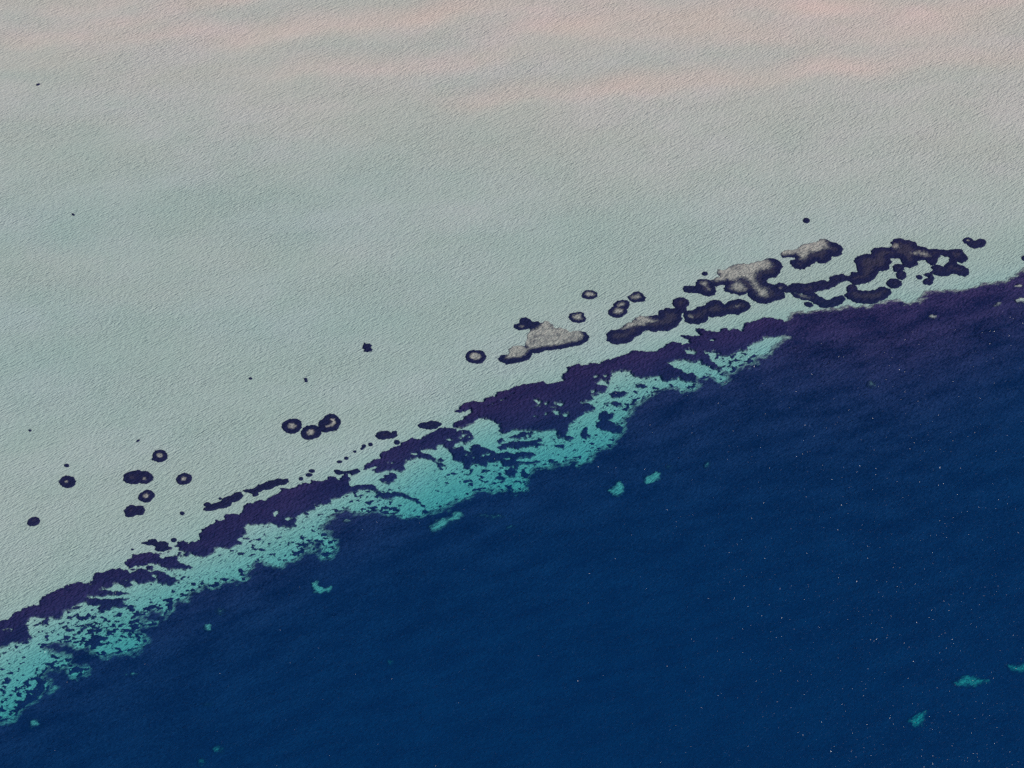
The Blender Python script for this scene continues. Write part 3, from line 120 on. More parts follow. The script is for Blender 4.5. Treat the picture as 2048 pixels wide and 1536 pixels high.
  {'name': 'seagrass_clump', 'label': 'double small clump second from the top of the dotted line', 'add': [[(-42.69,-23.37),(-42.73,-23.64),(-42.87,-23.88),(-43.11,-24.02),(-43.39,-24.05),(-43.67,-23.93),(-43.81,-23.66),(-43.89,-23.38),(-43.85,-23.1),(-43.67,-22.89),(-43.45,-22.74),(-43.17,-22.74),(-42.92,-22.87),(-42.76,-23.1)],[(-43.42,-24.33),(-43.44,-24.51),(-43.57,-24.63),(-43.72,-24.71),(-43.9,-24.71),(-44.05,-24.63),(-44.18,-24.51),(-44.23,-24.34),(-44.21,-24.16),(-44.08,-24.04),(-43.94,-23.94),(-43.76,-23.93),(-43.59,-24.0),(-43.48,-24.15)]], 'pale': [], 'group': 'dark round seagrass clumps on the sand', 'h': 0.5, 'cat': 'seagrass', 'soft': 0.25},
  {'name': 'seagrass_clump', 'label': 'smallest clump in the middle of the dotted line of seagrass', 'add': [[(-45.45,-25.45),(-45.47,-25.6),(-45.55,-25.75),(-45.72,-25.8),(-45.89,-25.8),(-46.05,-25.73),(-46.19,-25.62),(-46.22,-25.46),(-46.19,-25.3),(-46.1,-25.16),(-45.93,-25.09),(-45.75,-25.09),(-45.59,-25.16),(-45.49,-25.3)]], 'pale': [], 'group': 'dark round seagrass clumps on the sand', 'h': 0.5, 'cat': 'seagrass', 'soft': 0.25},
  {'name': 'seagrass_clump', 'label': 'fourth small clump down the dotted line of seagrass', 'add': [[(-47.56,-27.9),(-47.65,-28.14),(-47.77,-28.35),(-48.01,-28.43),(-48.27,-28.47),(-48.5,-28.34),(-48.7,-28.17),(-48.73,-27.92),(-48.7,-27.68),(-48.54,-27.5),(-48.32,-27.37),(-48.07,-27.39),(-47.85,-27.5),(-47.66,-27.67)]], 'pale': [], 'group': 'dark round seagrass clumps on the sand', 'h': 0.5, 'cat': 'seagrass', 'soft': 0.25},
  {'name': 'seagrass_clump', 'label': 'lowest flat clump of the dotted line of seagrass', 'add': [[(-49.34,-29.23),(-49.37,-29.44),(-49.61,-29.59),(-49.89,-29.69),(-50.21,-29.69),(-50.53,-29.62),(-50.71,-29.44),(-50.86,-29.25),(-50.71,-29.06),(-50.54,-28.89),(-50.27,-28.78),(-49.94,-28.8),(-49.67,-28.89),(-49.45,-29.03)]], 'pale': [], 'group': 'dark round seagrass clumps on the sand', 'h': 0.5, 'cat': 'seagrass', 'soft': 0.25},
  {'name': 'seagrass_clump', 'label': 'upper small clump near the upper slanting strip', 'add': [[(-57.09,-32.74),(-57.14,-33.01),(-57.35,-33.23),(-57.68,-33.38),(-58.07,-33.33),(-58.41,-33.22),(-58.63,-33.01),(-58.75,-32.76),(-58.74,-32.48),(-58.5,-32.27),(-58.15,-32.14),(-57.77,-32.16),(-57.45,-32.3),(-57.17,-32.47)]], 'pale': [], 'group': 'dark round seagrass clumps on the sand', 'h': 0.5, 'cat': 'seagrass', 'soft': 0.25},
  {'name': 'seagrass_clump', 'label': 'lower small clump near the upper slanting strip', 'add': [[(-57.63,-34.17),(-57.8,-34.44),(-57.97,-34.7),(-58.37,-34.8),(-58.78,-34.83),(-59.17,-34.71),(-59.44,-34.48),(-59.58,-34.2),(-59.44,-33.93),(-59.21,-33.71),(-58.87,-33.56),(-58.46,-33.6),(-58.1,-33.71),(-57.8,-33.9)]], 'pale': [], 'group': 'dark round seagrass clumps on the sand', 'h': 0.5, 'cat': 'seagrass', 'soft': 0.25},
  {'name': 'seagrass_clump', 'label': 'small clump closest to the right end of the upper slanting strip', 'add': [[(-60.26,-35.63),(-60.3,-35.91),(-60.45,-36.12),(-60.66,-36.27),(-60.9,-36.23),(-61.14,-36.14),(-61.33,-35.93),(-61.4,-35.65),(-61.35,-35.37),(-61.23,-35.12),(-61.0,-34.99),(-60.75,-35.04),(-60.5,-35.12),(-60.32,-35.35)]], 'pale': [], 'group': 'dark round seagrass clumps on the sand', 'h': 0.5, 'cat': 'seagrass', 'soft': 0.25},
  {'name': 'seagrass_patch', 'label': 'isolated star-shaped dark seagrass patch on empty sand at left of centre', 'add': [[(-45.16,17.94),(-44.83,17.42),(-43.61,17.52),(-42.96,16.79),(-43.24,16.16),(-42.73,15.11),(-42.85,14.49),(-43.91,14.17),(-45.29,14.38),(-44.72,15.21),(-45.65,15.53),(-45.42,17.0)]], 'pale': [], 'group': None, 'h': 0.5, 'cat': 'seagrass', 'soft': 0.25},
  {'name': 'seagrass_clump', 'label': 'speck of seagrass below left of the star-shaped patch', 'add': [[(-61.72,2.96),(-61.76,2.79),(-61.87,2.63),(-62.05,2.54),(-62.25,2.59),(-62.44,2.65),(-62.57,2.79),(-62.66,2.96),(-62.62,3.15),(-62.49,3.29),(-62.32,3.38),(-62.11,3.36),(-61.93,3.27),(-61.78,3.14)],[(-61.54,2.15),(-61.56,1.98),(-61.66,1.82),(-61.85,1.75),(-62.06,1.74),(-62.23,1.84),(-62.36,1.98),(-62.41,2.15),(-62.37,2.32),(-62.29,2.48),(-62.1,2.54),(-61.9,2.55),(-61.74,2.45),(-61.59,2.32)]], 'pale': [], 'group': 'dark round seagrass clumps on the sand', 'h': 0.5, 'cat': 'seagrass', 'soft': 0.25},
  {'name': 'seagrass_clump', 'label': 'faint seagrass speck further left below the star-shaped patch', 'add': [[(-78.28,3.15),(-78.32,2.97),(-78.43,2.81),(-78.63,2.75),(-78.82,2.77),(-79.01,2.84),(-79.14,2.98),(-79.24,3.15),(-79.16,3.32),(-79.05,3.45),(-78.89,3.53),(-78.7,3.53),(-78.51,3.47),(-78.4,3.31)]], 'pale': [], 'group': 'dark round seagrass clumps on the sand', 'h': 0.5, 'cat': 'seagrass', 'soft': 0.25},
  {'name': 'seagrass_clump', 'label': 'tiny dark speck alone high on the left sand', 'add': [[(-142.35,74.66),(-142.48,74.61),(-142.62,74.59),(-142.82,74.71),(-143.03,74.86),(-143.17,75.09),(-143.27,75.31),(-143.26,75.47),(-143.17,75.56),(-143.03,75.57),(-142.82,75.48),(-142.63,75.28),(-142.48,75.07),(-142.36,74.85)]], 'pale': [], 'group': 'dark round seagrass clumps on the sand', 'h': 0.5, 'cat': 'seagrass', 'soft': 0.25},
  {'name': 'seagrass_clump', 'label': 'tiny dark speck alone near the top left corner of the sand', 'add': [[(-163.93,140.86),(-163.93,140.65),(-164.1,140.41),(-164.28,140.18),(-164.55,139.99),(-164.81,139.94),(-165.03,139.97),(-165.17,140.09),(-165.19,140.3),(-165.07,140.54),(-164.82,140.75),(-164.57,140.92),(-164.31,141.01),(-164.12,140.94)]], 'pale': [], 'group': 'dark round seagrass clumps on the sand', 'h': 0.5, 'cat': 'seagrass', 'soft': 0.25},
  {'name': 'seagrass_ring', 'label': 'dark seagrass ring with round pale centre alone left of the large pale patch', 'add': [[(-7.91,12.08),(-8.38,10.97),(-8.96,9.84),(-10.29,9.44),(-11.62,9.56),(-12.8,10.04),(-13.78,10.87),(-13.95,12.07),(-13.78,13.26),(-13.04,14.32),(-11.74,14.82),(-10.39,14.58),(-8.98,14.36),(-8.35,13.22)]], 'pale': [[(-9.23,12.08),(-9.48,11.34),(-9.94,10.7),(-10.73,10.46),(-11.51,10.53),(-12.21,10.83),(-12.81,11.33),(-13.05,12.07),(-12.82,12.81),(-12.31,13.4),(-11.61,13.85),(-10.77,13.7),(-10.09,13.32),(-9.44,12.84)]], 'group': None, 'h': 0.5, 'cat': 'seagrass', 'soft': 0.25},
  {'name': 'seagrass_patch', 'label': 'largest pale seagrass patch with a dark lower rim, shaped like a cloud', 'add': [[(-4.09,11.25),(-3.35,12.46),(-1.72,12.87),(-0.82,13.48),(-0.53,15.51),(1.26,16.73),(3.05,16.53),(4.54,15.52),(4.26,17.96),(4.86,20.0),(5.18,22.05),(5.79,23.7),(5.19,24.53),(3.98,23.7),(2.17,23.08),(0.82,24.11),(0.97,25.56),(2.48,26.19),(2.64,27.86),(3.7,28.48),(5.51,28.07),(5.96,26.81),(7.62,26.82),(8.82,25.98),(10.03,27.03),(11.54,26.61),(12.57,24.95),(13.01,23.71),(15.12,24.13),(16.61,23.31),(17.79,22.07),(18.71,22.9),(20.52,23.31),(22.01,22.7),(23.18,21.27),(23.6,20.05),(22.81,18.62),(21.29,17.4),(18.88,16.78),(16.48,16.16),(14.08,15.35),(11.99,14.73),(10.5,14.93),(8.11,13.91),(6.02,13.9),(5.71,12.09),(4.22,10.68),(2.14,9.87),(0.07,9.66),(-1.71,9.18),(-3.49,9.85)]], 'pale': [[(-2.31,11.26),(-1.72,13.48),(-1.12,16.32),(1.27,17.95),(3.06,17.55),(4.54,15.92),(4.25,16.33),(3.06,17.95),(3.37,20.0),(3.97,22.05),(6.39,23.7),(8.51,25.36),(9.75,28.28),(11.86,27.86),(13.18,25.37),(15.14,25.37),(17.23,24.13),(18.73,24.13),(20.55,24.55),(21.7,22.08),(22.27,20.86),(21.63,19.23),(20.1,18.0),(17.1,17.38),(14.1,16.56),(11.11,16.14),(8.12,15.53),(5.73,14.91),(4.98,14.1),(4.53,12.69),(3.04,11.68),(0.66,11.47),(-1.12,10.86)],[(3.76,24.74),(3.73,24.4),(3.43,24.18),(3.12,23.99),(2.75,24.04),(2.41,24.16),(2.13,24.39),(2.05,24.74),(2.12,25.08),(2.39,25.33),(2.74,25.5),(3.12,25.46),(3.44,25.3),(3.64,25.04)]], 'group': None, 'h': 0.45, 'cat': 'seagrass', 'soft': 0.5},
  {'name': 'seagrass_patch', 'label': 'small pale grey seagrass patch with thin dark rim, farthest up of the loose group', 'add': [[(21.92,38.01),(22.26,39.5),(23.35,40.36),(25.19,40.36),(26.54,39.29),(26.5,37.8),(25.4,36.94),(23.87,36.64),(22.36,37.15)]], 'pale': [[(22.38,38.22),(22.87,39.5),(23.65,40.02),(25.03,39.93),(26.13,39.08),(26.04,37.92),(25.11,37.5),(23.89,37.5),(22.83,37.92)]], 'group': None, 'h': 0.4, 'cat': 'seagrass', 'soft': 0.5},
  {'name': 'seagrass_patch', 'label': 'small pale grey seagrass patch with a notch at its right side', 'add': [[(17.68,28.7),(18.1,30.17),(19.48,30.8),(21.3,30.89),(22.19,30.38),(22.02,29.34),(22.9,28.29),(22.27,27.04),(20.59,26.54),(18.79,26.83)]], 'pale': [[(18.37,28.7),(18.7,29.75),(19.92,30.3),(21.29,30.38),(21.73,29.96),(21.71,28.92),(22.39,28.29),(21.82,27.37),(20.6,27.04),(18.95,27.45)]], 'group': None, 'h': 0.4, 'cat': 'seagrass', 'soft': 0.5},
  {'name': 'seagrass_patch', 'label': 'brownish seagrass patch of two stacked lobes with dark rim', 'add': [[(36.5,34.55),(36.33,33.59),(35.87,32.6),(34.91,31.9),(33.8,31.75),(32.84,31.99),(31.98,32.45),(31.77,33.4),(31.78,34.4),(32.45,35.34),(33.44,35.9),(34.48,36.15),(35.52,36.07),(36.37,35.54)],[(35.58,31.89),(35.61,30.72),(34.66,29.8),(33.74,28.9),(32.53,28.77),(31.45,29.0),(30.49,29.52),(30.01,30.53),(30.19,31.75),(31.01,32.77),(32.07,33.5),(33.26,33.73),(34.49,33.73),(35.2,32.88)]], 'pale': [[(35.72,34.5),(35.53,33.95),(35.12,33.45),(34.57,32.98),(33.85,32.92),(33.21,32.98),(32.78,33.29),(32.58,33.74),(32.7,34.26),(33.09,34.74),(33.63,35.18),(34.33,35.3),(34.95,35.2),(35.4,34.92)],[(34.94,31.71),(34.82,30.95),(34.21,30.33),(33.56,29.75),(32.72,29.67),(31.98,29.79),(31.3,30.1),(31.14,30.79),(31.18,31.52),(31.74,32.16),(32.39,32.77),(33.26,32.9),(34.0,32.69),(34.67,32.37)]], 'group': None, 'h': 0.5, 'cat': 'seagrass', 'soft': 0.6},
  {'name': 'seagrass_patch', 'label': 'small grey-brown seagrass patch with dark right side, rightmost of the loose group', 'add': [[(36.26,37.59),(37.37,38.44),(38.33,39.51),(39.57,39.94),(40.75,38.87),(41.74,37.17),(41.23,35.89),(39.69,35.55),(38.16,35.38),(36.82,36.1)]], 'pale': [[(36.57,37.5),(37.66,38.23),(38.62,39.09),(39.54,39.22),(40.26,38.23),(40.51,36.95),(39.42,36.31),(38.18,35.97),(37.13,36.4)]], 'group': None, 'h': 0.45, 'cat': 'seagrass', 'soft': 0.7},
  {'name': 'seagrass_patch', 'label': 'long dark seagrass patch with a pale brown back in the middle of its length', 'add': [[(28.93,20.28),(29.6,22.33),(30.83,23.35),(32.94,23.36),(34.48,24.4),(35.46,26.25),(37.28,26.47),(38.26,28.33),(39.81,29.17),(41.31,28.97),(43.44,29.18),(45.58,29.61),(45.98,31.48),(47.85,32.54),(49.97,32.33),(51.2,32.76),(52.56,29.84),(52.44,27.77),(51.42,25.71),(49.53,24.08),(47.68,23.33),(45.88,23.44),(44.34,22.62),(42.54,22.8),(41.08,23.61),(39.84,22.79),(39.48,21.37),(37.63,20.34),(36.07,18.72),(34.24,17.9),(32.43,17.49),(30.37,18.27),(29.35,19.07)]], 'pale': [[(32.35,23.57),(34.2,24.81),(35.19,27.08),(37.01,27.29),(37.99,29.17),(39.84,30.01),(41.34,29.59),(43.4,28.35),(45.21,28.15),(45.45,26.91),(44.19,25.88),(42.37,25.66),(41.12,24.63),(39.31,24.62),(37.49,24.2),(36.26,23.58),(34.44,23.17)]], 'group': None, 'h': 0.6, 'cat': 'seagrass', 'soft': 0.7},
  {'name': 'seagrass_patch', 'label': 'round dark seagrass patch on top of the neck between two long dark patches', 'add': [[(50.1,34.86),(50.47,36.13),(52.06,37.19),(53.59,37.19),(55.04,35.93),(55.1,34.45),(54.12,33.18),(54.17,31.51),(52.6,30.46),(51.46,31.92),(51.06,32.97),(50.2,33.8)]], 'pale': [], 'group': None, 'h': 0.55, 'cat': 'seagrass', 'soft': 0.25},
  {'name': 'seagrass_patch', 'label': 'dark caterpillar-like seagrass patch with a pale eye at its left end', 'add': [[(53.12,29.01),(53.86,31.3),(56.61,31.73),(58.22,33.2),(60.39,33.83),(61.4,35.31),(62.98,36.15),(65.09,35.74),(66.2,34.27),(68.12,35.53),(70.62,36.38),(72.74,36.18),(74.02,34.92),(74.01,32.84),(72.36,31.18),(69.55,30.13),(67.16,30.53),(64.96,29.49),(63.11,28.98),(61.01,29.26),(59.98,27.41),(58.09,26.17),(55.97,26.08),(53.91,26.96)]], 'pale': [[(54.38,29.85),(55.3,30.06),(56.6,29.03),(56.69,28.0),(55.48,27.99),(54.47,28.81)],[(71.28,33.8),(71.19,33.46),(70.81,33.1),(70.28,32.82),(69.73,32.57),(69.17,32.48),(68.83,32.62),(68.61,32.84),(68.73,33.18),(69.09,33.54),(69.58,33.85),(70.14,34.03),(70.7,34.14),(71.1,34.04)]], 'group': None, 'h': 0.6, 'cat': 'seagrass', 'soft': 0.5},
  {'name': 'seagrass_clump', 'label': 'small dark clump above the left end of the big pale brown patch', 'add': [[(61.86,47.86),(61.78,47.5),(61.56,47.14),(61.14,47.06),(60.72,46.96),(60.4,47.21),(60.09,47.47),(60.08,47.86),(60.2,48.24),(60.47,48.53),(60.84,48.74),(61.24,48.66),(61.64,48.56),(61.84,48.24)]], 'pale': [], 'group': 'dark round seagrass clumps on the sand', 'h': 0.5, 'cat': 'seagrass', 'soft': 0.25},
  {'name': 'seagrass_patch', 'label': 'dark tadpole-shaped seagrass patch with brown head at the left of the big pale brown patch', 'add': [[(53.81,41.01),(54.34,42.31),(56.19,42.39),(57.86,42.09),(58.14,44.04),(58.82,45.12),(60.99,45.34),(62.78,44.47),(63.58,42.75),(63.96,40.17),(63.31,38.67),(61.73,37.95),(59.93,38.46),(58.76,39.31),(57.24,39.52),(55.41,39.52),(54.21,39.94)]], 'pale': [[(58.58,43.82),(59.41,44.69),(61.25,44.69),(62.41,43.61),(61.74,42.74),(62.55,41.02),(62.16,39.74),(60.96,40.17),(60.6,41.67),(59.42,42.53)]], 'group': None, 'h': 0.5, 'cat': 'seagrass', 'soft': 0.6},
  {'name': 'seagrass_patch', 'label': 'big pale brown seagrass patch with mottled top and dark right-hand hook', 'add': [[(62.47,44.47),(63.79,45.78),(65.98,46.21),(65.2,48.39),(65.43,49.48),(66.81,49.26),(68.76,50.58),(70.39,51.68),(73.22,52.12),(75.08,52.12),(77.3,52.78),(78.91,53.44),(80.85,54.32),(83.04,54.54),(84.54,53.88),(85.33,52.34),(85.68,51.02),(84.71,48.83),(84.24,47.09),(82.62,46.22),(80.45,46.0),(80.01,44.49),(80.82,43.2),(82.32,42.77),(83.4,41.06),(85.09,39.36),(85.2,37.25),(83.31,36.61),(81.72,35.77),(79.21,34.92),(76.8,35.33),(75.09,36.79),(74.0,38.48),(73.76,39.33),(71.55,38.48),(69.15,39.11),(66.93,40.17),(66.72,41.46),(67.58,42.75),(66.39,43.4),(64.18,42.53),(63.01,43.39)]], 'pale': [[(61.55,44.47),(63.54,46.64),(65.11,47.08),(64.28,48.39),(64.89,50.58),(67.06,50.58),(69.01,51.9),(70.64,53.0),(73.32,53.44),(77.41,54.1),(79.33,54.77),(81.2,54.77),(83.2,52.78),(83.32,50.58),(81.65,49.27),(79.14,48.83),(77.8,47.52),(77.55,44.48),(78.6,42.33),(80.98,41.48),(80.95,39.35),(80.47,37.23),(78.45,36.8),(76.38,37.64),(76.21,39.34),(75.43,41.04),(74.4,43.62),(73.0,45.35),(72.04,44.91),(73.72,42.76),(74.17,40.61),(73.49,39.76),(71.01,39.33),(68.9,39.84),(67.45,41.03),(68.19,42.75),(69.52,44.05),(67.69,44.26),(65.17,43.39),(63.64,43.61)]], 'group': None, 'h': 0.5, 'cat': 'seagrass', 'soft': 0.9},
  {'name': 'seagrass_patch', 'label': 'long chain of dark seagrass lobes swelling into a massive dark head at right', 'add': [[(82.78,42.77),(84.24,43.63),(85.43,43.2),(86.87,42.13),(88.53,43.42),(90.66,43.21),(92.48,43.0),(94.1,43.86),(95.97,44.07),(97.88,44.72),(100.02,44.51),(100.48,46.02),(102.17,47.32),(104.07,47.75),(105.82,46.89),(107.51,48.19),(109.7,48.41),(109.69,49.82),(109.12,52.88),(109.32,54.64),(111.34,55.96),(113.26,56.4),(114.79,56.18),(115.03,58.18),(116.41,59.29),(119.25,59.51),(121.1,59.28),(121.92,60.84),(121.72,61.73),(123.17,63.3),(124.8,63.74),(126.22,62.62),(127.51,62.84),(129.27,61.95),(129.5,60.16),(132.06,59.49),(133.5,58.6),(135.72,58.83),(139.65,57.94),(141.69,59.05),(143.78,58.39),(144.73,56.4),(145.09,54.65),(143.27,52.9),(141.19,53.55),(141.28,52.02),(143.32,51.16),(144.52,49.88),(144.21,47.74),(142.97,46.67),(141.24,47.51),(139.47,48.14),(138.42,47.28),(135.61,47.05),(133.54,47.69),(132.73,48.55),(133.5,49.62),(132.69,50.49),(133.74,51.36),(135.63,51.58),(137.06,50.71),(138.98,53.32),(139.3,55.51),(136.9,56.17),(135.44,54.63),(135.22,53.1),(133.49,51.79),(132.09,52.88),(131.96,54.19),(130.43,54.41),(128.76,53.53),(128.56,52.0),(126.21,50.7),(124.44,51.35),(124.02,52.88),(123.9,54.41),(122.12,55.07),(120.23,54.86),(120.6,52.88),(119.34,50.26),(118.0,49.39),(116.14,49.39),(114.95,47.22),(113.41,44.64),(111.18,43.99),(108.95,43.34),(107.41,43.34),(106.33,44.62),(104.45,44.4),(102.54,43.76),(101.13,42.05),(99.19,41.19),(97.64,40.98),(95.58,40.23),(94.27,39.38),(92.35,38.53),(90.6,39.37),(88.8,39.79),(86.04,39.79),(84.59,40.63),(83.06,40.63)]], 'pale': [[(121.52,60.17),(122.66,61.73),(124.17,61.28),(124.88,59.5),(123.45,58.17),(121.61,58.39)],[(126.46,57.28),(128.45,58.16),(131.88,58.16),(133.57,56.83),(133.98,55.29),(131.74,54.85),(129.06,55.73),(126.96,56.39)],[(85.02,41.27),(84.91,40.98),(84.74,40.7),(84.43,40.58),(84.13,40.6),(83.85,40.72),(83.7,40.97),(83.65,41.27),(83.76,41.56),(83.95,41.84),(84.24,41.98),(84.55,41.93),(84.81,41.8),(84.99,41.58)]], 'group': None, 'h': 0.65, 'cat': 'seagrass', 'soft': 0.9},
  {'name': 'seagrass_patch', 'label': 'short slanting brown and blue seagrass strip hanging below the dark chain', 'add': [[(87.84,39.37),(88.72,38.94),(89.68,39.37),(92.33,38.32),(94.58,39.38),(95.98,38.13),(98.22,36.05),(99.79,36.47),(101.45,37.73),(103.33,38.15),(104.11,36.91),(102.69,35.04),(100.4,33.6),(97.91,32.97),(96.14,33.57),(94.17,35.2),(92.13,36.23),(89.79,37.26),(87.99,37.68)]], 'pale': [[(89.03,38.95),(90.56,38.95),(93.5,37.7),(93.37,36.44),(90.97,36.85),(89.54,37.89)]], 'group': None, 'h': 0.4, 'cat': 'seagrass', 'soft': 0.8},
  {'name': 'seagrass_clump', 'label': 'small dark oval clump under the slanting brown and blue strip', 'add': [[(93.95,34.15),(93.63,33.76),(93.16,33.53),(92.6,33.34),(92.0,33.6),(91.52,33.92),(91.12,34.33),(91.18,34.81),(91.27,35.3),(91.86,35.47),(92.43,35.66),(93.04,35.42),(93.53,35.08),(93.8,34.64)]], 'pale': [], 'group': 'dark round seagrass clumps on the sand', 'h': 0.5, 'cat': 'seagrass', 'soft': 0.25},
  {'name': 'seagrass_patch', 'label': 'dark crescent of seagrass, horns up, resting on the rim of the purple meadow', 'add': [[(104.24,38.26),(105.34,39.94),(105.38,41.63),(106.11,42.7),(107.36,42.91),(108.34,42.06),(108.17,40.58),(110.12,40.17),(112.01,40.59),(113.82,40.39),(115.51,41.66),(117.1,42.09),(118.53,41.25),(118.78,39.58),(117.15,37.49),(115.14,36.04),(112.58,34.99),(110.15,35.06),(107.46,35.58),(105.74,36.6)]], 'pale': [], 'group': None, 'h': 0.55, 'cat': 'seagrass', 'soft': 0.25},
  {'name': 'seagrass_patch', 'label': 'pale seagrass patch with dark underside, uppermost on the right half of the sand', 'add': [[(85.69,56.32),(86.41,57.42),(88.05,58.31),(90.24,58.31),(91.91,59.42),(93.29,60.75),(95.23,61.42),(97.78,61.87),(99.17,63.21),(100.45,63.43),(102.19,62.09),(104.0,61.42),(105.42,60.08),(105.78,58.3),(104.69,56.3),(103.08,55.77),(101.71,56.08),(101.5,54.1),(99.67,53.0),(98.09,52.69),(96.77,53.44),(94.91,51.9),(93.21,50.36),(91.28,49.62),(89.8,50.36),(88.46,52.56),(88.87,53.66),(90.46,54.1),(90.3,55.65),(88.39,55.21),(86.52,55.21)]], 'pale': [[(84.72,55.87),(85.87,58.31),(88.16,59.42),(90.36,59.64),(91.88,60.76),(93.26,62.09),(95.52,62.76),(97.74,62.99),(99.31,64.56),(100.81,63.88),(101.85,61.87),(102.47,60.3),(102.17,58.97),(99.92,58.3),(97.28,56.97),(95.37,56.53),(93.88,54.1),(91.93,53.22),(90.73,53.66),(91.35,55.21),(90.34,56.09),(88.43,55.65),(86.55,55.52)]], 'group': None, 'h': 0.5, 'cat': 'seagrass', 'soft': 0.7},
  {'name': 'seagrass_clump', 'label': 'single round dark clump alone above the pale patch with dark underside', 'add': [[(96.56,72.15),(96.4,71.6),(96.05,71.18),(95.62,70.93),(95.18,70.98),(94.73,71.11),(94.44,71.56),(94.41,72.15),(94.57,72.74),(94.95,73.17),(95.4,73.38),(95.85,73.35),(96.25,73.13),(96.56,72.73)]], 'pale': [], 'group': 'dark round seagrass clumps on the sand', 'h': 0.5, 'cat': 'seagrass', 'soft': 0.25},
  {'name': 'seagrass_patch', 'label': 'dark two-horned seagrass patch with a tiny ring at its left, far right on the sand', 'add': [[(144.88,62.61),(145.54,63.87),(146.84,64.18),(147.84,63.51),(148.32,62.52),(149.46,62.84),(150.19,63.51),(151.73,63.29),(152.21,61.95),(151.31,60.61),(149.92,59.72),(147.97,59.28),(146.54,60.16),(146.12,61.5),(145.21,61.72)]], 'pale': [[(147.07,62.7),(146.99,62.51),(146.81,62.37),(146.58,62.26),(146.33,62.26),(146.11,62.34),(146.0,62.51),(145.93,62.7),(146.04,62.9),(146.24,63.04),(146.47,63.12),(146.71,63.13),(146.93,63.05),(147.04,62.89)]], 'group': None, 'h': 0.5, 'cat': 'seagrass', 'soft': 0.25},
  {'name': 'seagrass_patch', 'label': 'dark hourglass seagrass patch of two joined dots inside the bay of the dark head', 'add': [[(124.31,50.39),(124.09,49.61),(123.47,49.03),(122.7,48.72),(121.88,48.64),(121.18,48.99),(120.87,49.67),(120.8,50.39),(121.03,51.13),(121.51,51.85),(122.34,52.05),(123.11,52.01),(123.89,51.84),(124.31,51.18)],[(124.44,47.24),(124.35,46.34),(123.76,45.73),(123.13,45.3),(122.5,45.45),(121.87,45.64),(121.59,46.39),(121.59,47.23),(121.74,48.12),(122.27,48.84),(122.95,49.24),(123.59,49.05),(124.15,48.74),(124.49,48.08)]], 'pale': [], 'group': None, 'h': 0.5, 'cat': 'seagrass', 'soft': 0.25},
  {'name': 'seagrass_clump', 'label': 'big dark six-sided clump between the hourglass patch and the crescent', 'add': [[(117.83,43.79),(119.37,45.51),(121.24,45.72),(122.62,44.44),(122.49,42.96),(121.04,41.68),(119.18,41.59),(118.1,42.73)]], 'pale': [], 'group': None, 'h': 0.5, 'cat': 'seagrass', 'soft': 0.25},
  {'name': 'seagrass_patch', 'label': 'reddish dark seagrass patch shaped like an open mouth', 'add': [[(130.26,47.47),(131.44,48.2),(132.64,47.9),(133.21,45.98),(132.39,43.85),(131.51,43.0),(129.87,43.41),(129.4,44.47),(130.46,45.54),(131.76,45.97),(131.23,46.61)]], 'pale': [], 'group': None, 'h': 0.5, 'cat': 'seagrass', 'soft': 0.25},
  {'name': 'seagrass_clump', 'label': 'small reddish clump left of the open-mouth patch', 'add': [[(129.61,46.02),(129.35,45.7),(129.04,45.4),(128.58,45.41),(128.15,45.54),(127.84,45.9),(127.68,46.32),(127.71,46.76),(127.94,47.12),(128.33,47.29),(128.75,47.34),(129.16,47.18),(129.48,46.87),(129.59,46.45)]], 'pale': [], 'group': 'dark round seagrass clumps on the sand', 'h': 0.5, 'cat': 'seagrass', 'soft': 0.25},
  {'name': 'seagrass_clump', 'label': 'dark clump cut by the right edge of the photo above the meadow rim', 'add': [[(164.71,54.95),(164.57,54.37),(164.15,53.9),(163.62,53.64),(163.11,53.73),(162.62,53.88),(162.45,54.4),(162.34,54.93),(162.53,55.53),(162.98,55.98),(163.51,56.14),(164.07,56.29),(164.44,55.93),(164.67,55.49)]], 'pale': [], 'group': 'dark round seagrass clumps on the sand', 'h': 0.5, 'cat': 'seagrass', 'soft': 0.25},
]
